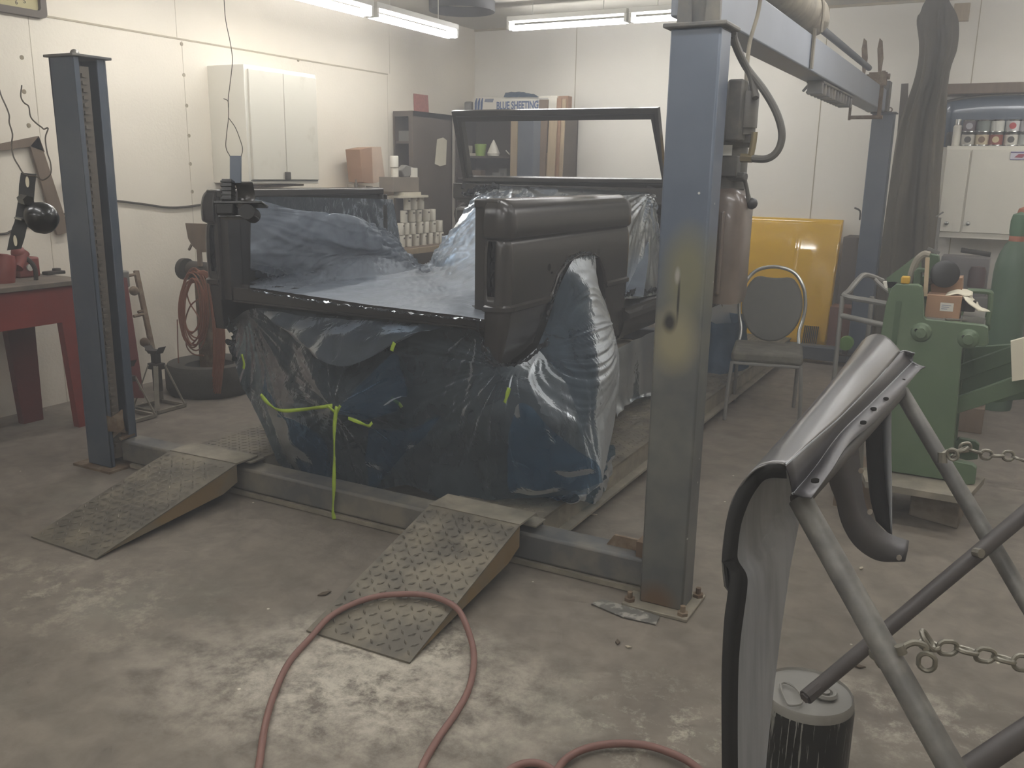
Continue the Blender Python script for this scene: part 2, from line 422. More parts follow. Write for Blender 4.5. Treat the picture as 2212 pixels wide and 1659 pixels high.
def post_mat():
    # blue paint over most of the post, worn grey-black from mid height down, burn marks
    m = mat('worn_blue_post', (76, 87, 104), .38, var=.1, scale=2.2, col2=(92, 101, 115), mix=(.35, .7))
    N, L = m.node_tree.nodes, m.node_tree.links; b = N['Principled BSDF']
    old = b.inputs['Base Color'].links[0].from_socket
    tc = N.new('ShaderNodeTexCoord'); sx = N.new('ShaderNodeSeparateXYZ'); L.new(tc.outputs['Object'], sx.inputs[0])
    n = N.new('ShaderNodeTexNoise'); n.inputs['Scale'].default_value = 4; n.inputs['Detail'].default_value = 6; L.new(tc.outputs['Object'], n.inputs[0])
    a = N.new('ShaderNodeMath'); a.operation = 'MULTIPLY_ADD'; a.inputs[1].default_value = .7; L.new(n.outputs[0], a.inputs[0]); L.new(sx.outputs['Z'], a.inputs[2])
    r = N.new('ShaderNodeMapRange'); r.inputs['From Min'].default_value = 1.45; r.inputs['From Max'].default_value = 1.75; L.new(a.outputs[0], r.inputs[0])
    n2 = N.new('ShaderNodeTexNoise'); n2.inputs['Scale'].default_value = 9; n2.inputs['Detail'].default_value = 5; L.new(tc.outputs['Object'], n2.inputs[0])
    cr = N.new('ShaderNodeValToRGB'); e = cr.color_ramp.elements; e[0].position = .35; e[0].color = (*rgb(84, 86, 86), 1); e[1].position = .7; e[1].color = (*rgb(106, 106, 100), 1)
    L.new(n2.outputs[0], cr.inputs[0])
    x = N.new('ShaderNodeMix'); x.data_type = 'RGBA'; L.new(r.outputs[0], x.inputs[0]); L.new(cr.outputs[0], x.inputs[6]); L.new(old, x.inputs[7])
    # yellowish scorch around the torch hole
    def blotch(z, h, col, src, xo, wx=.1):
        mp = N.new('ShaderNodeMapping'); mp.vector_type = 'TEXTURE'; mp.inputs['Location'].default_value = (xo, 0, z); mp.inputs['Scale'].default_value = (wx, .6, h)
        L.new(tc.outputs['Object'], mp.inputs[0]); g = N.new('ShaderNodeTexGradient'); g.gradient_type = 'SPHERICAL'; L.new(mp.outputs[0], g.inputs[0])
        mm = N.new('ShaderNodeMath'); mm.operation = 'MULTIPLY'; mm.use_clamp = True; mm.inputs[1].default_value = 1.6; L.new(g.outputs['Fac'], mm.inputs[0])
        y = N.new('ShaderNodeMix'); y.data_type = 'RGBA'; L.new(mm.outputs[0], y.inputs[0]); L.new(src, y.inputs[6]); y.inputs[7].default_value = (*rgb(*col), 1); return y.outputs[2]
    s = blotch(1.22, .2, (112, 110, 88), x.outputs[2], .02); s = blotch(1.0, .14, (138, 132, 106), s, -.01)
    s = blotch(1.06, .045, (34, 32, 30), s, -.03, .03); s = blotch(1.14, .1, (44, 42, 38), s, -.004, .006)
    s = blotch(1.22, .035, (160, 156, 148), s, -.012, .012); s = blotch(.02, .1, (96, 76, 56), s, -.02)
    vo = N.new('ShaderNodeTexVoronoi'); vo.inputs['Scale'].default_value = 11; L.new(tc.outputs['Object'], vo.inputs[0])
    dr = N.new('ShaderNodeMapRange'); dr.inputs['From Min'].default_value = .05; dr.inputs['From Max'].default_value = .04; L.new(vo.outputs['Distance'], dr.inputs[0])
    y = N.new('ShaderNodeMix'); y.data_type = 'RGBA'; L.new(dr.outputs[0], y.inputs[0]); L.new(s, y.inputs[6]); y.inputs[7].default_value = (*rgb(190, 190, 184), 1)
    L.new(y.outputs[2], b.inputs['Base Color'])
    return m
M['post'] = post_mat()

lift = empty('vehicle_lift', (-2.5, 2.9, 0), 'blue four-post vehicle lift with steel runways under the plastic-wrapped truck body', 'vehicle lift')
def bolt(mb, x, y, z, r=.016, h=.035):
    mb.cyl((x, y, z), (x, y, z+.012), r*1.3, n=6); mb.cyl((x, y, z), (x, y, z+h), r*.6, n=10)
# right front post (closed side towards the camera)
PR = (-1.004, -.838, 2.885, 3.003)
po = build('post', MB().box(*PR, .012, 2.0), M['post'], lift, bevel=.008)
# the post has its own origin for the texture: move mesh origin to its foot
def reorigin(o, loc):
    loc = V(loc); base = ORG[o.name]; d = loc-base
    for v_ in o.data.vertices: v_.co -= d
    o.location = d; ORG[o.name] = loc
reorigin(po, (-.92, 2.94, 0))
cp = MB().box(PR[0]-.02, PR[1]+.02, PR[2]-.02, PR[3]+.03, 2.0, 2.014)
build('cap_plate', cp, M['bluedust'], po, bevel=.004)
br = MB().prism([(-.99, 2.9, 2.014), (-.94, 2.9, 2.014), (-.955, 2.9, 2.2), (-.985, 2.9, 2.2)], (0, .012, 0)).prism([(-.90, 2.9, 2.014), (-.85, 2.9, 2.014), (-.86, 2.9, 2.2), (-.89, 2.9, 2.2)], (0, .012, 0))
br.box(-.97, -.87, 2.93, 2.98, 2.014, 2.22)
build('pulley_bracket', br, M['bluedust'], po)
build('base_plate', MB().box(-1.055, -.805, 2.835, 3.06, 0, .014), M['dust'], po, bevel=.003)
for x, y in ((-.83, 2.862), (-.825, 3.03), (-1.035, 2.87)):
    bb = MB(); bolt(bb, x, y, .014); build('anchor_bolt', bb, M['rust'], po)
# left front post, open channel with the safety ladder seen
LX0, LX1, LY0, LY1 = -4.09, -3.915, 2.885, 3.06
ch = MB().box(LX0, LX0+.012, LY0, LY1, .012, 2.04).box(LX0, LX1, LY0, LY0+.012, .012, 2.04).box(LX0, LX1, LY1-.012, LY1, .012, 2.04)
ch.box(LX1-.01, LX1, LY0, LY0+.028, .012, 2.04).box(LX1-.01, LX1, LY1-.05, LY1, .012, 2.04)
pl = build('post', ch, M['blue'], lift, bevel=.003)
lad = MB().box(LX1-.016, LX1-.012, LY0+.032, LY0+.085, .05, 2.0)
z = .08
while z < 1.98: lad.box(LX1-.016, LX1-.004, LY0+.04, LY0+.066, z, z+.017); z += .034
build('safety_ladder', lad, M['brown0'], pl)
build('cap_plate', MB().box(LX0-.02, LX1+.02, LY0-.02, LY1+.02, 2.04, 2.052), M['bluedust'], pl, bevel=.003)
build('cable_stud', MB().sph((-3.99, 2.95, 2.06), .022), M['silver'], pl)
build('base_plate', MB().box(LX0-.06, LX1+.05, LY0-.05, LY1+.06, 0, .012), M['rust'], pl)
# right rear post
RX0, RX1, RY0, RY1 = -1.004, -.845, 7.75, 7.9
pr = build('post', MB().box(RX0, RX1, RY0, RY1, .012, 2.04), M['blue'], lift, bevel=.006)
build('cap_plate', MB().box(RX0-.012, RX1+.015, RY0-.012, RY1+.012, 2.04, 2.05), M['bluedark'], pr)
build('eye_bolt', MB().tube([V((-.88+math.cos(a)*.016, 7.78, 2.068+math.sin(a)*.016)) for a in [2*PI*i/12 for i in range(12)]], .005, closed=True), M['rust'], pr)
# left rear post (behind the sheet box: its top shows beside the shelving)
q = pY(1128, 250, 7.8)
qx = -4.16
p4 = build('post', MB().box(qx, qx+.17, 7.75, 7.9, .012, 2.04), M['blue'], lift, bevel=.006)
# cross beams
def beam(x0, x1, y0, y1, z0, z1, nm='crossbeam', m=None):
    mb = MB().box(x0, x1, y0, y1, z0, z1); o = build(nm, mb, m or M['bluedust'], lift, bevel=.012)
    reorigin(o, ((x0+x1)/2, (y0+y1)/2, z0)); return o
cb = beam(-3.93, -1.0, 2.965, 3.09, .025, .14)
build('lower_flange', MB().box(-3.86, -1.0, 2.955, 3.1, .004, .024), M['dust'], cb)
tb = MB().box(-1.06, -1.02, 2.98, 3.06, .14, .2); tb.prism([(-1.2, 3.03, .14), (-1.005, 3.03, .14), (-1.005, 3.03, .185), (-1.17, 3.03, .185)], (0, .012, 0))
build('pulley_guard', tb, M['rust'], cb)
g = MB().prism([pX(232, 898, -3.9), pX(268, 910, -3.9), pX(272, 935, -3.9), pX(236, 932, -3.9)], (-.01, 0, 0))
g.prism([pZ(236, 938, .15), pZ(262, 952, .15), pZ(292, 940, .15), pZ(270, 922, .15)], (0, 0, .01))
g.prism([pX(238, 905, -3.93), pX(265, 885, -3.87), pX(268, 925, -3.87), pX(240, 950, -3.93)], (-.008, 0, 0))
build('pulley_guard', g, M['rust'], cb)
beam(-3.93, -1.0, 7.76, 7.88, .03, .15, m=M['bluedark'])
# runways with raised lozenges
def lozenges(mb, o, du, dv, nn, lu, lv, pitch=.03, h=.0022):
    o, du, dv, nn = V(o), V(du).normalized(), V(dv).normalized(), V(nn).normalized()
    nu, nv = int(lu/pitch), int(lv/pitch); f = o
    for i in range(nu):
        for j in range(nv):
            c = o+du*(i+.5)*lu/nu+dv*(j+.5)*lv/nv+nn*.0004
            s = 1 if (i+j) % 2 else -1
            a = (du+dv*s).normalized()*pitch*.44; b = (du-dv*s).normalized()*pitch*.13
            mb.add([c-a, c-b, c+a, c+b, c+nn*h-a*.45, c+nn*h+a*.45], [(0, 1, 4), (1, 2, 5), (1, 5, 4), (2, 3, 5), (3, 0, 4), (3, 4, 5)])
def runway(x0, x1, y0, y1, z1, z0):
    o = build('runway', MB().box(x0, x1, y0, y1, z1-.012, z1), M['plate'], lift)
    loz = MB(); lozenges(loz, (x0+.02, y0+.08, z1), (1, 0, 0), (0, 1, 0), (0, 0, 1), x1-x0-.04, y1-y0-.1, .034)
    loz.open = True; build('tread_pattern', loz, M['plate'], o, angle=0)
    build('side_rail', MB().box(x0+.01, x0+.03, y0+.1, y1, z0, z1-.012), M['dust'], o)
    build('side_rail', MB().box(x1-.03, x1-.01, y0+.1, y1, z0, z1-.012).box(x1-.02, x1+.035, y0+.14, y1, z0, z0+.012), M['dust'], o)
    build('end_lip', MB().box(x0, x1+.02, y0-.03, y0+.06, z1, z1+.006), M['dust'], o)
    return o
runway(-1.93, -1.5, 3.0, 7.95, .17, .05)
runway(-3.46, -3.03, 3.0, 7.95, .17, .05)
# approach ramps
def ramp(a, b, c, d, thick=.085):
    a, b, c, d = map(V, (a, b, c, d))      # foot left, foot right, head right, head left
    n = (b-a).cross(d-a).normalized()
    mb = MB(); lo = [a*1, b*1, c-V((0, 0, .115)), d-V((0, 0, .115))]
    for p in lo[:2]: p.z = .0015
    up = [a+V((0, 0, .007)), b+V((0, 0, .007)), c, d]
    o = build('approach_ramp', MB().add(up+[V((p.x, p.y, p.z-.006)) for p in up], [(0, 1, 2, 3), (4, 7, 6, 5), (0, 4, 5, 1), (1, 5, 6, 2), (2, 6, 7, 3), (3, 7, 4, 0)]), M['plate'], lift)
    for p, q in ((a, d), (b, c)):
        side = MB()
        s = (b-a).normalized()*(.008 if p is a else -.008)
        p1, q1 = p+V((0, 0, .003)), q-V((0, 0, .004))
        m1 = q.lerp(p, .12)-V((0, 0, .1)); q2 = q-V((0, 0, .09))
        side.prism([p1, q1, q2, m1, p.lerp(q, .1)*1-V((0, 0, .0))+V((0, 0, -.004))], s)
        build('side_web', side, M['ochre'], o)
    loz = MB(); du = (b-a); dv = (d-a)
    lozenges(loz, up[0]+dv*.02+du*.02, du, dv, n, du.length*.96, dv.length*.95, .036, .003)
    loz.open = True; build('tread_pattern', loz, M['plate'], o, angle=0)
    hd = MB().add([d+n*.004, c+n*.004, c+V((0, .14, .004)), d+V((0, .14, .004)), d-n*.004, c-n*.004, c+V((0, .14, -.003)), d+V((0, .14, -.003))], [(0, 1, 2, 3), (4, 7, 6, 5), (0, 4, 5, 1), (1, 5, 6, 2), (2, 6, 7, 3), (3, 7, 4, 0)])
    build('hinge_plate', hd, M['dust'], o)
ramp(pZ(662, 1365), pZ(885, 1435), V((-1.5, 2.87, .212)), V((-1.92, 2.87, .212)))
ramp(pZ(68, 1162), pZ(208, 1210), V((-3.03, 2.9, .185)), V((-3.455, 2.88, .185)))
# overhead beam from post to post
OB = build('overhead_beam', MB().box(-1.03, -.9, 2.95, 7.62, 2.045, 2.205), M['bluedust'], lift, bevel=.006)
M['beamblue'] = mat('pale_blue_grey_paint', (136, 142, 152), .45, var=.08, scale=2.5)
OB.data.materials[0] = M['beamblue']
build('end_plate', MB().box(-1.04, -.885, 7.62, 7.78, 2.05, 2.27), M['bluedust'], OB)

# ---- things tied on and under the overhead beam
t = empty('air_cylinder', (-.96, 5, 2.2), 'dusty grey cylinder lying on the overhead beam, rod pointing to the back wall', 'cylinder')
a, b = V((-.96, 3.2, 2.315)), V((-.96, 4.95, 2.315))
build('barrel', MB().lathe([(0, -.02), (.04, -.02), (.085, .03), (.095, .08), (.095, 1.6), (.08, 1.7), (.045, 1.74), (0, 1.745)], a, (0, 1, 0)), M['dust'], t)
build('rod', MB().cyl(b+V((0, -.02, -.01)), (-.96, 7.0, 2.3), .02), M['bluedark'], t)
build('strap', MB().tube([(-.86, 4.6, 2.21), (-.86, 4.6, 2.33), (-.9, 4.6, 2.42), (-.96, 4.6, 2.43), (-1.03, 4.6, 2.41), (-1.06, 4.6, 2.3), (-1.06, 4.6, 2.21)], .008, 6, 4).box(-.895, -.885, 4.59, 4.62, 2.05, 2.23), M['dust'], t)
t = build('rubber_hose', MB().tube([pD(1680, -40, 3.6), pD(1710, 5, 3.8), pD(1750, 22, 4.3), pD(1770, 30, 4.6), pD(1772, 50, 4.7)], .02, 8, 6), M['dust'])
tag(t, 'bent dusty hose lying over the grey cylinder on the overhead beam', 'hose')
t = empty('spring_clamp', (-.95, 7.2, 2.2), 'rusty clamp with two upright prongs biting the far end of the overhead beam', 'clamp')
for px in (1868, 1902):
    build('prong', MB().prism([pY(px-5, 165, 7.2), pY(px-7, 105, 7.2), pY(px-2, 82, 7.2), pY(px+4, 88, 7.2), pY(px+6, 125, 7.2), pY(px-1, 168, 7.2)], (0, .02, 0)), M['rust'], t, bevel=.003)
build('clamp_body', MB().box(-.98, -.86, 7.18, 7.24, 2.2, 2.29).cyl((-1.0, 7.21, 2.26), (-.84, 7.21, 2.26), .02), M['rust'], t)
build('bar', MB().box(-.9, -.875, 7.2, 7.23, 1.97, 2.3), M['rust'], t)
build('threaded_rod', MB().cyl((-1.09, 7.21, 1.98), (-.86, 7.21, 1.98), .014, n=10).cyl((-1.09, 7.21, 1.96), (-1.09, 7.21, 2.08), .01, n=8), M['rust'], t)
t = build('coil_brush', MB(), M['dust']) if False else None
cmb = MB(); 
for i in range(11):
    y = 5.1+i*.1; cmb.tube([(-1.02+j*.03, y+.03*math.sin(j*2.1), 2.02-.03*math.cos(j*2.1)) for j in range(2)], .008, 6)
    cmb.box(-1.0, -.92, y, y+.03, 1.975, 2.043)
cmb.box(-1.005, -.915, 5.1, 6.13, 2.03, 2.044)
t = build('finned_strip', cmb, M['bluedust'], bevel=.004); tag(t, 'grey finned strip fixed under the overhead beam', 'finned strip')

# ================================================================== HYDRAULIC POWER UNIT on the right front post
M['motor'] = mat('dusty_dark_motor', (74, 72, 68), .55, var=.12, scale=9, col2=(92, 88, 80))
M['tank'] = mat('brown_plastic_tank', (104, 92, 84), .35, var=.12, scale=3, col2=(120, 108, 98), coat=.2)
M['hose'] = mat('dusty_black_hose', (82, 80, 74), .6, var=.12)
M['label'] = mat('paper_label', (196, 194, 184), .7, var=.05)
hp = empty('hydraulic_power_unit', (-.84, 3.2, 1.1), 'dark electric pump with brown oil tank mounted behind the big blue post', 'pump')
hy = 3.2; HX = -.88
build('motor', MB().lathe([(0, 0), (.05, 0), (.085, -.012), (.09, -.03), (.09, -.2), (.075, -.215), (0, -.215)], (HX, hy, 1.86), n=24), M['motor'], hp)
mc = MB().box(HX+.02, HX+.075, hy-.13, hy-.06, 1.66, 1.86)
build('junction_box', mc, M['motor'], hp, bevel=.008)
build('capacitor_cover', MB().lathe([(0, 0), (.036, 0), (.036, .022), (.041, .022), (.041, .13), (.036, .14), (0, .14)], (-.81, hy-.06, 1.685)), M['motor'], hp)
build('sticker', MB().box(-.87, -.838, hy-.096, hy-.094, 1.615, 1.65), M['label'], hp)
build('manifold', MB().box(-.95, -.82, hy-.09, hy+.06, 1.545, 1.615).cyl((HX, hy, 1.5), (HX, hy, 1.66), .07, n=20).cyl((-.86, hy-.05, 1.545), (-.79, hy-.07, 1.545), .016, n=10), M['motor'], hp, bevel=.004)
tk = []
for (rx, z) in ((.03, 1.515), (.06, 1.51), (.092, 1.485), (.105, 1.45), (.105, 1.13), (.1, 1.105), (.02, 1.1)):
    ring = []
    for i in range(32):
        a = 2*PI*i/32; e = .35
        cx_, cy_ = math.cos(a), math.sin(a)
        ring.append(V((HX-.01+rx*math.copysign(abs(cx_)**.55, cx_), hy+rx*math.copysign(abs(cy_)**.55, cy_), z)))
    tk.append(ring)
o = build('oil_tank', MB().grid(tk[::-1], closed=True), M['tank'], hp)
build('tank_neck', MB().lathe([(.066, 0), (.066, .012), (.06, .014), (.066, .02), (.06, .03), (.06, .05)], (HX, hy, 1.5)), M['tank'], hp)
rb = MB()
for x in (-.035, .03): rb.box(HX+x-.008, HX+x+.008, hy-.12, hy-.1, 1.14, 1.43)
build('tank_rib', rb, M['tank'], hp, bevel=.006)
build('filler_cap', MB().sph((-.775, hy-.02, 1.455), .02), M['black'], hp)
build('breather_pipe', MB().tube([(-.80, hy-.05, 1.54), (-.79, hy-.04, 1.5), (-.785, hy-.03, 1.46)], .007, 8, 4), M['hose'], hp)
hh = 3.12
build('pressure_hose', MB().tube([pY(1583, 62, 3.03), pY(1588, 95, 3.05), pY(1612, 145, hh), pY(1650, 195, hh), pY(1678, 245, hh), pY(1689, 290, hh), pY(1680, 325, hh), pY(1655, 343, hh), pY(1612, 341, hh)], .0125, 10, 8), M['hose'], hp)
build('return_hose', MB().tube([pY(1583, 75, 3.03), pY(1600, 118, 3.09), pY(1620, 160, hh), pY(1628, 190, hh), pY(1632, 212, hh-.02)], .011, 10, 6), M['hose'], hp)
build('power_cable', MB().tube([pY(1645, -20, 3.3), pY(1637, 30, 3.3), pY(1620, 90, 3.25), pY(1614, 140, 3.22), pY(1612, 178, 3.2)], .007, 8, 6), M['dust'], hp)
build('hose_fitting', MB().tube([pY(1630, 285, hh), pY(1627, 310, hh), pY(1622, 335, hh)], .011, 8, 4).cyl(pY(1600, 341, hh), pY(1625, 342, hh), .015, n=6), M['brass'], hp)

# ================================================================== TRUCK BODY
M['primer'] = mat('satin_black_primer', (52, 49, 46), .24, var=.05, scale=3, bump=.04, bscale=90, spec=.55)
M['primer_d'] = mat('dark_underbody', (26, 25, 24), .7, var=.15)
M['rubber'] = mat('dusty_tyre_rubber', (70, 66, 60), .85, var=.15, scale=10, bump=.2)
M['crumple'] = film_mat('dark_crumpled_film', (60, 60, 62), (40, 40, 42), .7, .12)
truck = empty('truck_body', (-2.62, 4.9, .17), 'black-primed truck body without tailgate, masked in plastic and sitting on the lift', 'truck')
XR, XL, YR = -1.76, -3.49, 3.2; XM = (XR+XL)/2
def interp(tab, x):
    if x <= tab[0][0]: return tab[0][1]
    for (a, b), (c, d) in zip(tab, tab[1:]):
        if x <= c: return b+(d-b)*(x-a)/(c-a)
    return tab[-1][1]
ZB = [(3.2, .752), (3.28, .742), (3.45, .77), (3.53, .80), (3.56, .9), (3.6, .985), (3.68, 1.09), (3.78, 1.145), (3.9, 1.168), (4.05, 1.168), (4.15, 1.14), (4.23, 1.06), (4.3, .87), (4.34, .75), (4.36, .66), (4.56, .655)]
PROF = [(-.035, .65), (-.03, .70), (-.02, .745), (-.014, .80), (-.008, .86), (-.004, .92), (-.002, .965), (0, .974), (.012, .981), (.013, .996), (.0, 1.004), (0, 1.04), (.002, 1.09), (.003, 1.14), (.002, 1.2), (-.003, 1.25), (-.008, 1.268), (-.012, 1.274), (-.004, 1.279), (.012, 1.284), (.017, 1.292), (.018, 1.33), (.015, 1.37), (.008, 1.398), (-.002, 1.416), (-.018, 1.43), (-.036, 1.436), (-.046, 1.437)]
def quarter(sgn):
    cols = []                                  # (x, y, nx, ny)
    r = .05
    for i in range(9): cols.append((XR-.102+i*(.102-r)/8, YR, 0, -1))
    for i in range(1, 9): a = PI/2*i/8; cols.append((XR-r+r*math.sin(a), YR+r-r*math.cos(a), math.sin(a), -math.cos(a)))
    n = 90
    for i in range(1, n+1): cols.append((XR, YR+r+(4.56-YR-r)*i/n, 1, 0))
    rows = []
    for (o, z) in PROF:
        g = []
        for (x, y, nx, ny) in cols:
            zz = max(z, interp(ZB, y)); oo = o
            e = max(0, (y-4.49)/.07)
            if z > 1.28: oo = o-e*e*.03*(1 if z > 1.4 else .3)
            X = x+nx*oo; Y = y+ny*oo*(.8 if ny else 1)
            if y < 3.7 and z < .95: X -= (.95-z)*.12*(1 if nx > .3 else 0)
            g.append(V((X if sgn > 0 else 2*XM-X, Y, zz)))
        rows.append(g)
    def skip(i, k):     # tail lamp opening in the rear face
        return 2 <= k <= 7 and 11 <= i <= 15
    mb = MB().grid(rows, skip=skip); mb.open = True
    q = build('quarter_panel', mb, M['primer'], truck, solid=.006, angle=45)
    s = lambda x: x if sgn > 0 else 2*XM-x
    bx = lambda a, b, *r_: (min(s(a), s(b)), max(s(a), s(b)))+r_
    build('tail_lamp_recess', MB().box(*bx(XR-.1, XR-.022, YR+.05, YR+.06, 1.0, 1.28)).box(*bx(XR-.1, XR-.092, YR+.0, YR+.05, 1.0, 1.28)).box(*bx(XR-.03, XR-.022, YR+.012, YR+.05, 1.0, 1.27)), M['primer_d'], q)
    rows2 = patch([[V((s(XR-.092), YR+.03, z)), V((s(XR-.06), YR+.012+.01*math.sin(z*40), z)), V((s(XR-.03), YR+.035, z))] for z in (1.01, 1.08, 1.15, 1.22, 1.265)], 8, 6, lambda P, u, v: .012*noise.noise(P*35))
    pk = MB().grid(rows2); pk.open = True
    build('tail_lamp_masking', pk, M['crumple'], q, angle=25)
    build('cap_rail', MB().box(*bx(XR-.16, XR-.038, YR+.004, 4.5, 1.40, 1.4375)), M['primer'], q, bevel=.008)
    jb = MB().box(*bx(XR-.112, XR-.1, YR-.001, YR+.02, .90, 1.43)).box(*bx(XR-.12, XR-.11, YR+.14, 4.5, .93, 1.41)).box(*bx(XR-.16, XR-.1, YR+.02, YR+.1, .90, 1.41))
    build('inner_panel', jb, M['primer'], q)
    build('door_jamb', MB().box(*bx(XR-.15, XR-.02, 4.5, 4.545, .68, 1.40)), M['primer'], q, bevel=.005)
    return q
q = quarter(1)
ck = MB().cyl((XR+.0, 3.59, 1.135), (XR+.006, 3.59, 1.135), .016).cyl((XR, 3.62, 1.11), (XR+.008, 3.62, 1.11), .006)
build('marker_holes', ck, M['crumple'], q)
quarter(-1)
build('bed_sill', MB().box(-3.3, -1.862, 3.198, 3.3, .905, .972).box(-3.3, -1.862, 3.192, 3.2, .896, .907).box(-3.3, -1.862, 3.25, 3.3, .965, .982), M['primer'], truck, bevel=.005)
build('bed_floor', MB().box(-3.34, -1.9, 3.3, 5.4, .90, .93), M['primer_d'], truck)
for s in (1, -1):
    wb = MB(); pts = []
    for i in range(13):
        a = PI*i/12; pts.append((4.0-.43*math.cos(a), .93+.2*math.sin(a)))
    x0, x1 = (XR-.3, XR-.15) if s > 0 else (XL+.1, XL+.2)
    wb.prism([(x0, y, z) for y, z in pts], (x1-x0, 0, 0))
    build('wheelhouse', wb, M['primer_d'], truck)
build('underbody', MB().box(-3.38, -1.95, 3.4, 3.6, .6, .86).box(-3.1, -2.95, 3.3, 7.2, .5, .68).box(-2.3, -2.15, 3.3, 7.2, .5, .68).box(-3.0, -2.25, 3.35, 4.2, .35, .7), M['primer_d'], truck, bevel=.01)
build('axle', MB().cyl((-3.2, 3.98, .53), (-2.0, 3.98, .53), .05).sph((-2.62, 3.98, .53), .14), M['primer_d'], truck)
for x in (XR-.24, XL+.02):
    for y in (3.98, 6.35):
        w_ = build('wheel', MB().lathe([(.19, .02), (.3, .0), (.345, .02), (.36, .06), (.36, .16), (.345, .2), (.3, .22), (.19, .2), (.18, .12), (.19, .02)], (x, y, .532), (1, 0, 0), 36), M['rubber'], truck)
        build('rim', MB().lathe([(0, .16), (.08, .17), (.14, .12), (.185, .15), (.2, .18), (.2, .04)], (x, y, .532), (1, 0, 0), 28), M['primer_d'], w_)
# rocker, cab floor, cowl, front sheet metal
rk = MB().prism([(XR+.0, 4.56, .83), (XR+.0, 4.56, .815), (XR+.03, 4.56, .80), (XR+.03, 4.56, .775), (XR+.0, 4.56, .76), (XR-.01, 4.56, .70), (XR-.03, 4.56, .66), (XR-.12, 4.56, .66), (XR-.12, 4.56, .83)], (0, .95, 0))
build('rocker_panel', rk, M['primer'], truck)
rk2 = MB(); rk2.v = [V((2*XM-p.x, p.y, p.z)) for p in rk.v]; rk2.f = list(rk.f)
build('rocker_panel', rk2, M['primer'], truck)
build('cowl', MB().prism([(-3.42, 5.42, 1.468), (-3.42, 5.42, 1.36), (-3.42, 5.75, 1.28), (-3.42, 5.75, 1.36)], (1.6, 0, 0)), M['primer'], truck, bevel=.01)
for x0, x1 in ((-3.49, -3.1), (-2.15, -1.76)):
    fr = MB().prism([(x0, 5.55, .7), (x0, 5.55, 1.3), (x0, 7.25, 1.22), (x0, 7.25, .75), (x0, 6.8, .72), (x0, 6.7, .95), (x0, 6.35, 1.02), (x0, 6.0, .95), (x0, 5.9, .7)], (x1-x0, 0, 0))
    build('front_fender', fr, M['primer'], truck, bevel=.03)
build('hood', MB().box(-3.2, -2.05, 5.7, 7.3, 1.16, 1.3), M['primer'], truck, bevel=.03)
# windshield frame
def wq(px, py):
    t_ = (py-236)/(400-236); return pY(px, py, 5.2+.25*t_)
out = [wq(975, 240), wq(1420, 233), wq(1437, 407), wq(1002, 399)]
inn = [wq(996, 263), wq(1406, 258), wq(1430, 389), wq(1014, 382)]
ws = MB(); dd = V((0, .045, .01))
for i in range(4):
    j = (i+1) % 4; ws.prism([out[i], out[j], inn[j], inn[i]], dd)
wf = build('windshield_frame', ws, M['primer'], truck)
o2 = [a.lerp(b, .55) for a, b in zip(out, inn)]
rim = MB(); rim.tube([p+V((0, -.004, 0)) for p in o2], .006, 6, closed=True)
build('seal_channel', rim, M['primer_d'], wf)
hb = MB().bar(wq(1003, 388)-V((0, .01, 0)), wq(1437, 391)-V((0, .01, 0)), .03, .02)
build('lower_rail', hb, M['primer'], wf)
build('hinge', MB().bar(wq(1000, 397), wq(1040, 410), .06, .07).bar(wq(1395, 408), wq(1432, 420), .06, .05), M['primer_d'], wf, bevel=.01)

# ================================================================== MASKING PLASTIC
F1 = film_mat('milky_blue_film', (150, 170, 190), (138, 147, 158), .82, .3)
F2 = film_mat('thin_blue_film', (150, 166, 178), (100, 112, 120), .42, .36)
FM = film_mat('milky_thin_film', (124, 142, 156), (104, 113, 122), .62, .4)
FW = film_mat('wheel_film', (158, 176, 192), (98, 113, 126), .52, .45, 1.12, .45)
F3 = film_mat('blue_film', (172, 194, 212), (80, 112, 140), .28, .4, 1.15)
def film(name, ctrl, nu, nv, disp, m, label, cat='plastic sheet', group=None):
    mb = MB().grid(patch(ctrl, nu, nv, disp)); mb.open = True
    o = build(name, mb, m, solid=0, angle=180); tag(o, label, cat, group); return o
def streak(P, dirv, f, a, seed):      # folds running along dirv
    d = V(dirv).normalized(); q = P-d*P.dot(d)*.92
    n = noise.noise(q*f+V((seed, 0, 0)));  return a*(1-2*abs(n))
# bed film
R0 = [(539, 621), (600, 630), (700, 645), (790, 658), (860, 667), (930, 676), (990, 683), (1046, 690)]
R1 = [(541, 600), (600, 604), (700, 608), (790, 613), (860, 620), (930, 630), (990, 640), (1048, 648)]
rows = [[pZ(x, y, .985) for x, y in R0], [pZ(x, y, .975) for x, y in R1]]
def PYs(L): return [pY(x, y, Y) for x, y, Y in L]
rows.append(PYs([(541, 560, 3.24), (600, 560, 3.42), (690, 558, 3.68), (780, 560, 3.95), (860, 580, 4.2), (925, 600, 4.2), (985, 590, 4.1), (1050, 580, 3.9)]))
rows.append(PYs([(541, 520, 3.24), (600, 510, 3.4), (690, 505, 3.66), (780, 515, 3.93), (845, 545, 4.25), (920, 590, 4.45), (983, 545, 4.5), (1052, 520, 4.4)]))
rows.append(PYs([(542, 470, 3.23), (600, 470, 3.4), (690, 476, 3.66), (775, 490, 3.93), (838, 525, 4.3), (918, 584, 4.6), (981, 515, 4.75), (1052, 460, 4.8)]))
rows.append(PYs([(543, 428, 3.23), (600, 443, 3.4), (690, 468, 3.68), (778, 484, 3.98), (832, 510, 4.35), (915, 578, 4.7), (978, 503, 4.85), (1050, 424, 4.95)]))
cA, cB, cC = pY(545, 622, 3.3), pY(548, 425, 3.3), pY(915, 582, 4.5)
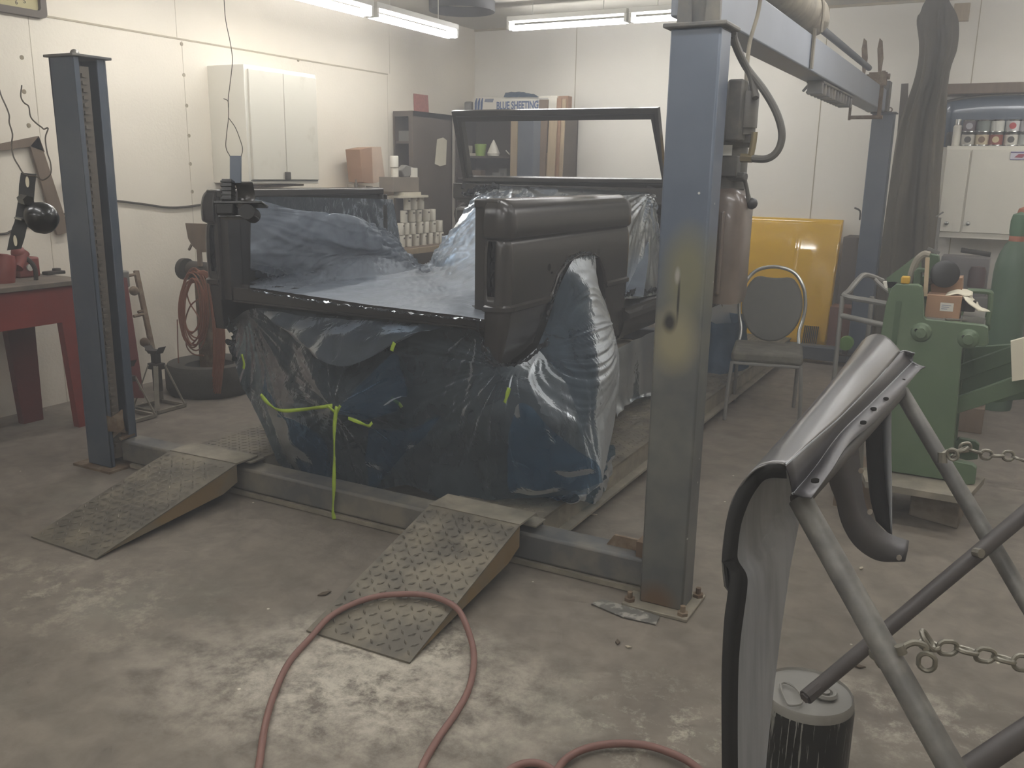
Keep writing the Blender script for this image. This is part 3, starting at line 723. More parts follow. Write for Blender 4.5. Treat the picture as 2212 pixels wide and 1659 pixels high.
def d_bed(P, u, v):
    e = min(1, u*8, (1-u)*8)
    return (fan(P, cA, 5, .022, .7, 'xz', 1)+fan(P, cA, 15, .009, .8, 'xz', 6)+fan(P, cB, 13, .010, .8, 'xz', 7)+fan(P, cC, 14, .008, .8, 'xz', 8)+fan(P, cB, 5, .016, .6, 'xz', 2)+fan(P, cC, 4, .012, .8, 'xz', 3)+streak(P, (1, .1, 0), 9, .006, 4)*(1-v)+.004*noise.noise(P*25))*e*min(1, v*6+.2)
fb_ = film('plastic_sheet', rows, 22, 16, d_bed, F1, 'milky blue plastic sheet draped down into the truck bed over the left wheelhouse')
# cabin film
rows = [PYs([(1034, 404, 5.42), (1100, 402, 5.42), (1200, 405, 5.42), (1300, 410, 5.42), (1402, 416, 5.42)]),
        PYs([(1000, 455, 5.25), (1080, 450, 5.2), (1180, 455, 5.2), (1290, 460, 5.2), (1402, 470, 5.2)]),
        PYs([(957, 518, 5.0), (1050, 520, 4.9), (1160, 530, 4.9), (1280, 540, 4.9), (1400, 560, 4.9)]),
        PYs([(915, 582, 4.72), (1020, 600, 4.6), (1150, 620, 4.6), (1270, 630, 4.6), (1390, 640, 4.7)])]
cT = pY(1100, 390, 5.42)
film('plastic_sheet', rows, 20, 20, lambda P, u, v: (fan(P, cC, 5, .012, .9, 'xz', 5, .1)+fan(P, cT, 16, .008, .7, 'xz', 15)+fan(P, cC, 15, .008, .9, 'xz', 16, .1)+fan(P, cT, 6, .012, .5, 'xz', 8))*min(1, v*5+.1), F1, 'milky plastic sheet stretched from the windshield base down toward the bed')
cD = pX(1408, 415, -1.8)
rows = [[pX(x, y, -1.80) for x, y in r_] for r_ in ([(1335, 423), (1370, 421), (1395, 419), (1416, 419)], [(1340, 480), (1372, 480), (1400, 478), (1425, 470)], [(1340, 560), (1372, 560), (1402, 555), (1430, 550)], [(1340, 645), (1372, 645), (1402, 640), (1430, 632)])]
film('plastic_sheet', rows, 14, 18, lambda P, u, v: fan(P, cD, 7, .022, .8, 'yz', 9), F1, 'creased plastic sheet closing the right door opening in front of the quarter panel')
rows = [[pX(x, y, -3.34) for x, y in r_] for r_ in ([(552, 424), (650, 426), (760, 428), (848, 431)], [(552, 470), (650, 475), (760, 480), (858, 480)], [(552, 530), (650, 530), (760, 530), (866, 530)], [(552, 600), (650, 600), (760, 590), (872, 578)])]
film('plastic_sheet', rows, 14, 12, lambda P, u, v: fan(P, pX(790, 420, -3.34), 5, .006, .6, 'yz', 12), FM, 'dim plastic sheet closing the left side opening under the grey rail')
# rear skirt, from the sill down to the lift frame and round the corner over the wheel
SK = [
 [(503, 690, 3.3), (500, 750, 3.28), (520, 830, 3.2), (560, 910, 3.16), (598, 1000, 3.13)],
 [(540, 668, 3.25), (548, 760, 3.24), (560, 850, 3.18), (590, 930, 3.15), (628, 1022, 3.13)],
 [(600, 668, 3.24), (612, 760, 3.2), (630, 850, 3.14), (660, 940, 3.12), (680, 1036, 3.13)],
 [(700, 680, 3.24), (700, 780, 3.16), (722, 880, 3.07), (735, 960, 3.10), (745, 1045, 3.13)],
 [(790, 688, 3.24), (792, 790, 3.2), (800, 880, 3.14), (812, 970, 3.13), (805, 1060, 3.12)],
 [(880, 694, 3.24), (885, 790, 3.2), (890, 880, 3.14), (895, 980, 3.13), (880, 1050, 3.13)],
 [(965, 700, 3.24), (972, 790, 3.19), (978, 880, 3.12), (985, 980, 3.12), (970, 1082, 3.13)],
 [(1035, 720, 3.22), (1045, 800, 3.16), (1060, 890, 3.1), (1075, 985, 3.1), (1085, 1080, 3.12)]]
SX = [
 [(1075, 783, 3.2), (1095, 840, 3.17), (1115, 920, 3.13), (1130, 1000, 3.12), (1150, 1078, 3.15)],
 [(1120, 783, 3.3), (1150, 840, 3.25), (1180, 920, 3.2), (1200, 1000, 3.2), (1215, 1072, 3.2)],
 [(1160, 752, 3.5), (1215, 810, 3.45), (1248, 890, 3.4), (1265, 980, 3.35), (1270, 1068, 3.25)],
 [(1185, 690, 3.62), (1255, 760, 3.62), (1290, 840, 3.6), (1300, 940, 3.55), (1300, 1040, 3.4)],
 [(1200, 640, 3.66), (1270, 700, 3.75), (1315, 790, 3.8), (1325, 900, 3.8), (1312, 1005, 3.6)],
 [(1222, 590, 3.74), (1285, 650, 3.9), (1325, 745, 4.0), (1334, 860, 4.0), (1318, 960, 3.9)],
 [(1245, 556, 3.9), (1294, 620, 4.05), (1330, 730, 4.2), (1336, 840, 4.2), (1325, 930, 4.1)],
 [(1285, 552, 4.08), (1298, 610, 4.15), (1325, 725, 4.4), (1333, 820, 4.4), (1330, 900, 4.3)]]
G1, G2, G3, G4 = pY(1108, 778, 3.24), pY(724, 880, 3.08), pY(520, 672, 3.25), pY(1030, 705, 3.22)
def d_sk(P, u, v):
    s = 0
    s += fan(P, G1, 17, .006, .35, 'xz', 25, .08)+fan(P, G2, 12, .006, .4, 'xz', 26, .08)+fan(P, G3, 12, .005, .5, 'xz', 27, .08)
    if u > .5: s += fan(P, G1, 6, .014, .4, 'xz', 21, .08)
    if u < .6: s += fan(P, G2, 3, .016, .35, 'xz', 22, .08)
    if u < .35: s += fan(P, G3, 3.5, .013, .5, 'xz', 23, .08)
    if .35 < u < .8: s += fan(P, G4, 3.6, .016, .45, 'xz', 24, .08)*min(1, (u-.35)*8)
    s += .018*noise.noise(P*2.3)+.004*noise.noise(P*8)+streak(P, (.55, 0, 1), 8, .003, 9)
    if v > .75: s += .03*(v-.75)*4*noise.noise(V((P.x*9, P.y*9, 1)))
    return s*min(1, v*7+.05)
rows = [list(r_) for r_ in zip(*[PYs(c_) for c_ in SK+SX[:3]])]
fs_ = film('plastic_sheet', rows, 20, 36, d_sk, F2, 'large thin blue plastic sheet hanging from the bed sill down behind the front crossbeam')
rows = [list(r_) for r_ in zip(*[PYs(c_) for c_ in SX[2:]])]
film('plastic_sheet', rows, 24, 30, lambda P, u, v: (fan(P, G1, 7, .008, .5, 'xz', 31, .08)+fan(P, G1, 18, .006, .5, 'xz', 32, .1)+.02*noise.noise(P*3)+streak(P, (0, .35, 1), 9, .004, 3))*min(1, v*6+.05), FW, 'milky plastic sheet bulging out of the rear wheel arch over the wheel')
# blue second layer: pointed lappet and lower folds
def lap(pts, label, m=F3, sd=1, a=.012):
    rows = [PYs(r_) for r_ in pts]
    film('plastic_sheet', rows, 14, 14, lambda P, u, v: a*noise.noise(P*9+V((sd, 0, 0)))*2, m, label)
lap([[(556, 668, 3.2), (680, 684, 3.2), (820, 694, 3.2), (958, 704, 3.2)], [(585, 690, 3.17), (685, 725, 3.12), (820, 725, 3.13), (930, 712, 3.18)], [(612, 712, 3.15), (690, 760, 3.07), (790, 760, 3.09), (905, 716, 3.16)], [(640, 738, 3.13), (705, 784, 3.04), (770, 786, 3.06), (870, 730, 3.15)]], 'pale sagging swag of plastic just under the bed sill', m=FM, sd=11, a=.008)
lap([[(848, 762, 3.13), (856, 765, 3.13), (862, 770, 3.13)], [(780, 830, 3.07), (830, 850, 3.07), (880, 850, 3.08)], [(728, 885, 3.03), (790, 890, 3.03), (868, 862, 3.05)], [(732, 893, 3.03), (790, 905, 3.03), (860, 885, 3.05)]], 'blue fold of plastic rising from the tape cross to a green scrap')
lap([[(800, 925, 3.04), (870, 930, 3.04), (950, 900, 3.04)], [(795, 960, 3.05), (855, 965, 3.05), (920, 940, 3.05)], [(793, 1000, 3.07), (835, 1000, 3.07), (870, 985, 3.07)], [(800, 1062, 3.1), (806, 1060, 3.1), (815, 1050, 3.1)]], 'pointed blue corner of plastic hanging just right of the long green tape', sd=3)
lap([[(1110, 880, 3.02), (1128, 870, 3.0), (1150, 880, 3.0)], [(1100, 940, 3.0), (1165, 950, 3.0), (1230, 960, 3.0)], [(1095, 1010, 3.02), (1190, 1015, 3.02), (1290, 1000, 3.08)], [(1100, 1068, 3.05), (1200, 1068, 3.08), (1302, 1045, 3.12)]], 'blue lower fold of plastic lying on the right runway beside the wheel', sd=5, a=.02)
lap([[(570, 800, 3.1), (590, 870, 3.06), (600, 900, 3.05)], [(575, 860, 3.08), (620, 920, 3.04), (660, 920, 3.04)], [(590, 920, 3.1), (640, 970, 3.05), (700, 960, 3.05)], [(620, 990, 3.12), (660, 1030, 3.1), (720, 1030, 3.1)]], 'blue left lower fold of plastic below the left green tape', sd=7)
# crumpled train of film over the runway edge
rows = [[pZ(x, y, z) for x, y, z in r_] for r_ in (
 [(1130, 1062, .19), (1200, 1040, .26), (1260, 1000, .32), (1320, 960, .3)], [(1150, 1072, .185), (1215, 1066, .2), (1275, 1030, .22), (1322, 985, .24)],
 [(1180, 1075, .183), (1240, 1080, .18), (1290, 1060, .15), (1318, 1010, .17)], [(1215, 1078, .182), (1262, 1088, .12), (1298, 1075, .08), (1308, 1035, .1)])]
film('plastic_sheet', rows, 16, 14, lambda P, u, v: .035*noise.noise(P*11)+.012*noise.noise(P*30), F3, 'crumpled blue end of plastic spilling over the outer edge of the right runway')
# skirt under the rocker and over the front wheel
rows = [[pX(x, y, X) for x, y, X in r_] for r_ in ([(1320, 760, -1.8), (1370, 735, -1.8), (1425, 710, -1.8), (1500, 680, -1.8), (1598, 640, -1.78)], [(1325, 830, -1.78), (1375, 800, -1.8), (1430, 780, -1.8), (1510, 740, -1.76), (1600, 690, -1.72)],
 [(1330, 870, -1.76), (1378, 850, -1.8), (1432, 830, -1.8), (1520, 790, -1.74), (1602, 750, -1.68)], [(1335, 900, -1.72), (1360, 868, -1.78), (1434, 850, -1.78), (1525, 835, -1.7), (1603, 820, -1.62)])]
film('plastic_sheet', rows, 18, 14, lambda P, u, v: .03*noise.noise(V((P.y*9, P.z*1.5, 2)))*(.4+v), F2, 'plastic sheet hanging below the rocker and around the front wheel behind the big post')
M['film_solid'] = film_mat('bunched_blue_film', (90, 120, 150), (84, 104, 124), .7, .25)
rows = []
for i in range(9):
    z = .52-.36*i/8; g = []
    for k_ in range(17):
        a = 2*PI*k_/16; r_ = .14+.05*(i/8)**3+.012*math.sin(a*7+i*.4)
        g.append(V((-1.70+r_*math.cos(a), 6.5+r_*2.0*math.sin(a), z)))
    rows.append(g)
mb = MB().grid(rows[::-1]); mb.open = True
o = build('plastic_sheet', mb, M['film_solid'], angle=180); tag(o, 'bunched blue plastic wrapped round the front wheel beyond the big post', 'plastic sheet')

# crumpled shiny edges where the film is taped down
FE = film_mat('crumpled_film_edge', (70, 72, 74), (66, 68, 70), .8, .3)
def crumple(pts, w_, parent, amp=.009, up=(0, 0, 1)):
    P_ = catmull([V(p) for p in pts], 30); up = V(up); rows_ = []
    for j in range(5):
        f = j/4-.5; rows_.append([p+up*w_*f*(1+.6*noise.noise(p*23))+V((noise.noise(p*40+V((j*3, 0, 0)))*amp, -abs(noise.noise(p*33+V((0, j*2.1, 0))))*amp*1.6, noise.noise(p*47+V((0, 0, j*1.7)))*amp)) for p in P_])
    mb = MB().grid(rows_); mb.open = True; return build('taped_edge', mb, FE, parent, angle=30)
crumple([pZ(x, y, .992) for x, y in ((545, 627), (620, 640), (720, 655), (820, 668), (920, 680), (1042, 692))], .022, fb_, .012, (0, -.8, .3))
crumple([pY(x, y, 3.19) for x, y in ((1030, 700), (1040, 730), (1050, 770), (1075, 786), (1115, 786), (1150, 768), (1185, 735))], .02, fs_, .012)
crumple([pX(x, y, -1.75) for x, y in ((1182, 690), (1195, 650), (1212, 600), (1230, 562), (1262, 548), (1290, 553))], .018, fs_, .012)
crumple([pX(x, y, -1.76) for x, y in ((1350, 640), (1375, 628), (1400, 632), (1428, 620))], .03, fs_, .015)
crumple([pY(x, y, 3.22) for x, y in ((495, 700), (510, 720), (500, 745), (512, 770))], .05, fs_, .03)
crumple([pY(x, y, 5.38) for x, y in ((1000, 420), (1020, 415), (1045, 408), (1080, 402))], .04, fb_, .03)

# ================================================================== GREEN MASKING TAPE
M['tape'] = mat('lime_masking_tape', (158, 184, 60), .6, var=.08, scale=20)
M['tape_d'] = mat('dim_lime_tape', (128, 150, 58), .6, var=.08, scale=20)
def tape(pts, wpx, label, m='tape', Y=3.0, tw=0):
    P_ = catmull([pY(x, y, Y) for x, y in pts], 6); rows_ = []
    for i, p in enumerate(P_):
        d = (P_[min(i+1, len(P_)-1)]-P_[max(i-1, 0)]).normalized(); s = d.cross(V((0, 1, 0))).normalized()*wpx*Y/FPX/2
        s = s+V((0, math.sin(i*.5)*.004*tw, 0)); rows_.append([p-s, p+s])
    mb = MB().grid(rows_); mb.open = True
    o = build('masking_tape', mb, M[m], solid=.0012); tag(o, label, 'masking tape')
tape([(727, 878), (722, 930), (722, 1000), (721, 1060), (719, 1100), (722, 1122)], 10, 'long lime green tape hanging straight down past the lift crossbeam', Y=2.95, tw=1)
tape([(563, 852), (580, 872), (603, 886), (640, 886), (690, 880), (718, 876)], 10, 'bent lime green tape running left from the knot', Y=3.0, tw=1)
tape([(706, 876), (716, 884), (726, 892), (731, 884), (735, 876)], 8, 'short pale green tape folded at the knot where the tapes meet', Y=2.97)
tape([(752, 903), (780, 914), (796, 920), (804, 913)], 9, 'short green tape curling up to the right of the knot', Y=2.98, tw=1)
tape([(852, 740), (848, 750), (846, 758)], 11, 'small green tape scrap above the blue fold', Y=3.0)
tape([(1100, 838), (1095, 855), (1090, 870)], 9, 'short green tape scrap below the tail corner of the truck', Y=2.95, tw=1)
tape([(845, 860), (862, 872), (868, 880)], 10, 'dull green tape seen through the plastic at its middle', 'tape_d', Y=3.1)
tape([(522, 765), (527, 785), (526, 797)], 8, 'green tape at the left edge of the hanging plastic beside the tyre', Y=3.12)

# ================================================================== LEFT WALL
M['red'] = mat('dull_red_paint', (128, 48, 42), .5, var=.12, scale=4, bump=.05)
M['reddark'] = mat('dark_red_paint', (98, 40, 38), .6, var=.15, scale=4)
M['benchtop'] = mat('dusty_bench_top', (124, 112, 100), .8, var=.15, scale=7, col2=(96, 88, 80))
M['brown'] = mat('dark_brown_metal', (88, 78, 68), .6, var=.12, scale=4)
M['wood'] = mat('pale_wood', (168, 150, 122), .7, var=.12, scale=3, aniso=(8, 8, 1))
M['woodbrown'] = mat('brown_wood', (112, 96, 80), .7, var=.15, scale=3, aniso=(8, 8, 1))
M['card'] = mat('cardboard', (152, 120, 94), .8, var=.06, scale=4)
M['white'] = mat('off_white_paint', (222, 218, 205), .45, var=.03, scale=3)
M['whitedirty'] = mat('smudged_white_door', (212, 207, 192), .5, var=.03, scale=4, col2=(190, 184, 166), mix=(.6, .75))
M['grey'] = mat('grey_paint', (120, 118, 112), .5, var=.1)
M['cream'] = mat('cream_paper', (206, 200, 180), .8, var=.05)
M['iron'] = mat('dark_iron', (62, 56, 50), .6, var=.2, scale=9, metal=.2)
M['gloss'] = mat('fresh_gloss_black', (16, 16, 16), .3, var=.05, coat=.25)
M['wire'] = mat('old_wire', (66, 58, 48), .6, var=.1)
M['orange'] = mat('orange_hose', (134, 84, 62), .55, var=.12, scale=10)
M['redplastic'] = mat('faded_red_plastic', (124, 56, 48), .5, var=.15, scale=8)

# bench
XB = -4.76
bn = empty('workbench', (-5.05, 2.9, 0), 'dull red steel workbench against the left wall behind the far-left blue post', 'workbench')
y1 = pX(172, 640, XB).y; y0 = 1.9
zt = pX(120, 620, XB).z
build('bench_top', MB().box(WL+.02, XB+.02, y0, y1+.06, zt, zt+.03), M['benchtop'], bn, bevel=.004)
build('apron', MB().box(XB-.015, XB, y0, y1+.04, zt-.21, zt).box(WL+.05, XB-.015, y1+.02, y1+.04, zt-.21, zt), M['red'], bn)
build('leg', MB().prism([(XB, y1-.13, zt-.2), (XB, y1+.03, zt-.2), (XB+.02, y1+.03, 0), (XB+.02, y1-.1, 0)], (-.05, 0, 0)), M['red'], bn)
a = pZ(78, 910)
build('leg', MB().prism([(a.x, a.y-.12, zt-.2), (a.x, a.y+.06, zt-.2), (a.x, a.y+.05, 0), (a.x, a.y-.08, 0)], (-.05, 0, 0)), M['reddark'], bn)
build('leg', MB().box(XB-.05, XB, 1.95, 2.08, 0, zt-.2), M['red'], bn)
# things on the bench
t = empty('grinder', pX(12, 625, -4.95), 'red power tool lying at the left end of the red bench', 'power tool')
q = ORG[t.name]
build('motor_body', MB().lathe([(0, 0), (.05, .01), (.06, .05), (.055, .16), (.04, .2), (0, .205)], q+V((0, -.02, .0)), (0.1, .2, 1), 18), M['redplastic'], t)
build('tool_head', MB().cyl(q+V((.03, .06, .12)), q+V((.0, .13, .2)), .035).sph(q+V((0, .1, .2)), .04), M['redplastic'], t)
build('handle', MB().tube([q+V((.02, .1, .2)), q+V((.04, .16, .12)), q+V((.03, .17, .02))], .013, 8, 5), M['iron'], t)
build('cord', MB().tube([q+V((.06, .1, .012)), q+V((.1, .22, .01)), q+V((.08, .32, .01)), q+V((.0, .42, .01))], .006, 6, 6), M['black'], t)
t = empty('charger', pX(55, 604, -5.1), 'small dull red box tool on the red bench, right of the red power tool', 'tool')
q = V(ORG[t.name]); q.z = zt+.03
build('case', MB().box(q.x-.05, q.x+.05, q.y-.07, q.y+.07, q.z, q.z+.12), M['redplastic'], t, bevel=.012)
build('dial', MB().cyl((q.x+.05, q.y, q.z+.06), (q.x+.062, q.y, q.z+.06), .02), M['label'], t)
q = pX(118, 606, -5.1); q.z = zt+.03
t = build('spanner_head', MB().box(q.x-.03, q.x+.03, q.y-.06, q.y+.06, q.z, q.z+.02).cyl((q.x, q.y+.02, q.z+.0), (q.x, q.y+.02, q.z+.035), .025), M['iron'], bevel=.004)
tag(t, 'small dark metal tool on the bench top next to the blue post', 'tool')
q = pZ(5, 930)
t = build('crate', MB().box(q.x-.3, q.x, q.y-.3, q.y-.02, 0, .2), M['woodbrown']); tag(t, 'brown wooden crate on the floor under the left end of the bench', 'crate')
# clock
ck = empty('wall_clock', (WL, 3.6, 2.5), 'square brown-framed wall clock with yellowed face in the top left corner', 'clock')
cy0, cy1, cz0, cz1 = 3.40, 3.755, 2.41, 2.76
def rrect(y0, y1, z0, z1, r, x, n=5):
    out = []
    for (cy_, cz_, a0) in ((y1-r, z1-r, 0), (y0+r, z1-r, 90), (y0+r, z0+r, 180), (y1-r, z0+r, 270)):
        for i in range(n+1):
            a = math.radians(a0+90*i/n); out.append(V((x, cy_+r*math.cos(a), cz_+r*math.sin(a))))
    return out
o_, i_ = rrect(cy0, cy1, cz0, cz1, .03, WL+.04), rrect(cy0+.04, cy1-.04, cz0+.04, cz1-.04, .02, WL+.04)
fm = MB()
fm.grid([o_, i_, [p+V((-.03, 0, 0)) for p in i_]], closed=True).grid([[p+V((-.04, 0, 0)) for p in o_], o_], closed=True)
fm.open = True
build('clock_frame', fm, M['brown'], ck)
M['clockface'] = mat('yellowed_clock_face', (176, 166, 120), .6, var=.05)
cf = build('clock_face', MB().box(WL, WL+.015, cy0+.03, cy1-.03, cz0+.03, cz1-.03), M['clockface'], ck)
for i in range(12):
    a = PI/2-2*PI*(i+1)/12
    y_, z_ = (cy0+cy1)/2+math.cos(a)*.105, (cz0+cz1)/2+math.sin(a)*.105
    text(str(i+1), .035, (WL+.016, y_-.01, z_-.012), (0, 1, 0), (0, 0, 1), M['iron'], cf, 'numeral')
build('clock_hand', MB().bar((WL+.017, 3.58, 2.585), (WL+.017, 3.62, 2.65), .006, .002, (1, 0, 0)).bar((WL+.017, 3.58, 2.585), (WL+.017, 3.5, 2.58), .005, .002, (1, 0, 0)), M['iron'], ck)
# frame leaning on wall
fr_ = MB()
P_ = lambda x, y: pX(x, y, WL+.035)
fr_.prism([P_(-40, 322), P_(0, 311), P_(84, 294), P_(97, 328), P_(66, 316), P_(0, 326), P_(-40, 335)], (-.02, 0, 0))
fr_.prism([P_(66, 316), P_(84, 294), P_(151, 502), P_(124, 507), P_(97, 420)], (-.02, 0, 0))
t = build('gasket_frame', fr_, M['woodbrown']); tag(t, 'large grey-brown frame hanging tilted on the left wall behind the dangling black part', 'frame')
# wires and cords on the wall
t = build('electric_cable', MB().tube([pX(*p, WL+.015) for p in ((225, 431), (260, 435), (310, 441), (360, 448), (400, 447), (450, 440))], .008, 8, 6), M['wire']); tag(t, 'thin dark cord sagging along the left wall between the blue post and the truck', 'cord')
t = build('electric_cable', MB().tube([pX(*p, WL+.012) for p in ((-30, 505), (10, 505), (30, 497), (90, 478), (140, 462), (158, 448))], .007, 8, 6), M['wire']); tag(t, 'dark cord on the left wall passing behind the dangling bracket and the post', 'cord')
q = pX(143, 398, WL); t = build('wall_hook', MB().box(WL, WL+.06, q.y-.03, q.y+.04, q.z-.02, q.z+.015), M['iron']); tag(t, 'small dark hook on the wall just left of the blue post', 'hook')
# white wall cabinet
c0 = pX(447, 142, WL); XF = pY(526, 150, c0.y).x; c1 = pX(681, 166, XF); zb = pX(530, 397, XF).z
cab = empty('wall_cabinet', ((WL+XF)/2, (c0.y+c1.y)/2, zb), 'off-white two-door cabinet hung on the left wall above the truck bed', 'cabinet')
build('carcass', MB().box(WL, XF, c0.y, c1.y, zb, c0.z), M['white'], cab, bevel=.003)
ys = pX(611, 250, XF).y
for (a_, b_) in ((c0.y+.03, ys-.004), (ys+.004, c1.y-.015)):
    d_ = build('door', MB().box(XF+.001, XF+.02, a_, b_, zb+.03, c0.z-.03), M['whitedirty'], cab, bevel=.003)
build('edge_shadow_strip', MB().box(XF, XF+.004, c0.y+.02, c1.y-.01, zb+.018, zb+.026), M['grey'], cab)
build('catch', MB().box(XF+.02, XF+.035, ys-.03, ys+.03, zb+.03, zb+.09), M['iron'], cab, bevel=.006)
sh = MB().bar(pX(548, 403, -5.12), pX(642, 399, -5.12), .14, .014); t = build('wooden_slat', sh, M['woodbrown']); tag(t, 'thin dark slat sticking out just below the white wall cabinet', 'board')

# hanging painted bracket with bulb (left foreground)
D0 = 2.0
t = empty('bulb_bracket', pD(60, 450, D0), 'glossy black slotted bracket with a round bulb shell dangling from wires at left', 'painted bracket')
def P0(x, y, d=D0): return pD(x, y, d)
def flatbar(pts, th=.004):
    mb = MB(); L_, R_ = [P0(*p) for p in pts[0]], [P0(*p) for p in pts[1]]
    off = (P0(60, 450, D0+.004)-P0(60, 450, D0))
    mb.grid([L_, R_]); mb.grid([[p+off for p in R_], [p+off for p in L_]]); mb.grid([R_, [p+off for p in R_]]); mb.grid([[p+off for p in L_], L_])
    return mb
LL = [(45, 373), (41, 400), (40, 425), (37, 445), (31, 480), (26, 492), (20, 515), (15, 541)]
RR = [(79, 376), (76, 400), (74, 425), (72, 450), (60, 480), (58, 492), (53, 515), (46, 537)]
build('bracket_strap', flatbar((LL, RR)), M['primer_d'], t)
M['slot'] = mat('seen_through_slot', (176, 168, 146), .8, var=.03)
for (x, y, a_) in ((59, 393, .15), (33, 520, .25), (65, 441, .25)):
    pts = [P0(x+7*math.cos(u_)*.6*math.cos(a_)+12*math.sin(u_)*math.sin(a_)*.5, y+12*math.sin(u_), D0-.002) for u_ in [2*PI*i/14 for i in range(14)]]
    build('slot', MB().prism(pts, P0(60, 450, D0-.001)-P0(60, 450, D0)), M['slot'], t)
c = P0(86, 468, D0-.01); r_ = .033
ax = (P0(110, 480, D0-.03)-P0(55, 445, D0)).normalized()
build('bulb_shell', MB().lathe([(.012, -.03), (.02, -.02), (.028, -.008), (.034, .006), (.035, .02), (.03, .034), (.018, .044), (0, .048)], c-ax*.008, ax, 28), M['gloss'], t)
build('nut', MB().cyl(P0(48, 430), P0(66, 432, D0-.03), .012, n=6).box(*[0]*6) if False else MB().cyl(P0(48, 430), P0(62, 434, D0-.03), .012, n=6), M['gloss'], t)
build('tape_band', MB().bar(P0(36, 470, D0-.004), P0(52, 474, D0-.004), .02, .004, (0, 0, 1)), M['silver'], t)
w1 = [(-30, 170), (-8, 178), (3, 208), (14, 232), (20, 250), (20, 265), (27, 290), (25, 312), (29, 338), (40, 358), (50, 374), (60, 380)]
w2 = [(47, 184), (45, 208), (52, 222), (62, 230), (66, 252), (78, 266), (90, 275), (95, 279), (104, 277), (98, 298), (102, 330), (109, 352), (109, 376), (92, 389), (78, 381), (62, 380)]
t2 = build('hanging_wire', MB().tube([pD(*p, D0) for p in w1], .0016, 6, 4), M['wire']); tag(t2, 'dark kinked wire at the left edge holding the dangling black bracket', 'wire')
t2 = build('hanging_wire', MB().tube([pD(*p, D0) for p in w2], .0016, 6, 4), M['wire']); tag(t2, 'kinked wire with a free upper end looped through the top of the bulb bracket', 'wire')
# hanging latch (centre)
D1 = 2.25
def P1(x, y, d=D1): return pD(x, y, d)
t = empty('latch_assembly', P1(515, 430), 'black latch with blue-grey strap and curled plates hanging on a thin wire', 'painted latch')
vx = (P1(560, 430)-P1(470, 430)).normalized(); vz = (P1(515, 380)-P1(515, 480)).normalized(); vd = vx.cross(vz).normalized()*-1
S = D1/FPX
def pbox(x0, x1, y0, y1, d0, d1):
    c_ = (P1(x0, y0)+P1(x1, y1))/2; return MB().obox(c_-vd*(d0+d1)/2, vx*(x1-x0)*S/2, vz*(y1-y0)*S/2, vd*(d1-d0)/2)
build('strap', pbox(497, 521, 337, 396, -.004, .003), M['blue'], t, bevel=.001)
rb_ = pbox(487, 508, 392, 438, 0, .03)
for i in range(5): 
    m_ = pbox(485, 509, 396+i*9, 400+i*9, -.003, .034); rb_.add(m_.v, m_.f)
build('ribbed_block', rb_, M['gloss'], t, bevel=.001)
rows_ = []
for i in range(9):
    a_ = PI*.6*i/8; rows_.append([P1(508, 393+4*(1-math.cos(a_))+i*5)+vd*(.022*math.sin(a_*1.3)), P1(545, 393+4*(1-math.cos(a_))+i*5)+vd*(.022*math.sin(a_*1.3))])
m_ = MB().grid(rows_); m_.open = True
build('curled_plate', m_, M['primer'], t, solid=.003)
build('base_plate', pbox(469, 573, 439, 445, -.03, .03), M['gloss'], t, bevel=.002)
build('lower_block', pbox(476, 512, 446, 468, -.01, .035), M['primer_d'], t, bevel=.003)
build('lower_plate', pbox(476, 556, 467, 472, -.02, .02), M['gloss'], t, bevel=.002)
build('roller', MB().cyl(P1(541, 462)-vd*.03, P1(541, 462)+vd*.025, .019, n=24), M['primer_d'], t)
t2 = build('hanging_wire', MB().tube([pD(*p, D1) for p in ((483, -20), (487, 40), (497, 90), (502, 130), (497, 180), (493, 215), (494, 250), (490, 285), (488, 318), (497, 338))], .001, 6, 5).tube([pD(*p, D1) for p in ((494, 255), (508, 275), (518, 300), (524, 322), (521, 338))], .001, 6, 5).tube([pD(*p, D1) for p in ((494, 232), (492, 218), (483, 213))], .001, 6, 5), M['wire'])
tag(t2, 'thin straight wire with a split lower loop that holds the hanging latch', 'wire')

# pedestal grinder standing in a tyre, hose hung on it
tc_ = pZ(430, 866)+V((-.16, .26, 0))
t = build('tyre', MB().lathe([(.17, .04), (.2, 0), (.28, 0), (.3, .04), (.3, .17), (.28, .21), (.2, .21), (.165, .19), (.155, .12), (.17, .04)], tc_, n=40), M['rubber']); tag(t, 'dusty tyre lying flat on the floor around the grinder pedestal', 'tyre')
t = empty('pedestal_grinder', tc_+V((0, 0, .0)), 'grimy bench grinder on a rusty pedestal standing inside the flat tyre', 'grinder')
gz = pY(430, 590, tc_.y).z
build('pedestal', MB().box(tc_.x-.05, tc_.x+.07, tc_.y-.05, tc_.y+.05, .02, gz-.03), M['rust'], t, bevel=.01)
build('foot_plate', MB().cyl(tc_, tc_+V((0, 0, .02)), .15), M['rust'], t)
build('grinder_body', MB().cyl((tc_.x-.12, tc_.y, gz+.02), (tc_.x+.12, tc_.y, gz+.02), .06).cyl((tc_.x-.16, tc_.y, gz+.02), (tc_.x-.2, tc_.y, gz+.02), .075).cyl((tc_.x+.16, tc_.y, gz+.02), (tc_.x+.2, tc_.y, gz+.02), .075).cyl((tc_.x-.2, tc_.y, gz+.02), (tc_.x+.2, tc_.y, gz+.02), .015), M['iron'], t)
gy = tc_.y-.05
build('spark_guard', MB().prism([pY(400, 482, gy), pY(448, 484, gy), pY(450, 545, gy), pY(430, 545, gy), pY(414, 530, gy), pY(406, 515, gy)], (0, .02, 0)).bar(pY(414, 528, gy), pY(408, 540, gy), .012, .012).bar(pY(430, 540, gy), pY(433, 575, gy), .02, .03), M['woodbrown'], t)
t = build('air_hose', MB(), M['orange']) if False else None
hm = MB(); hx = tc_.y-.16
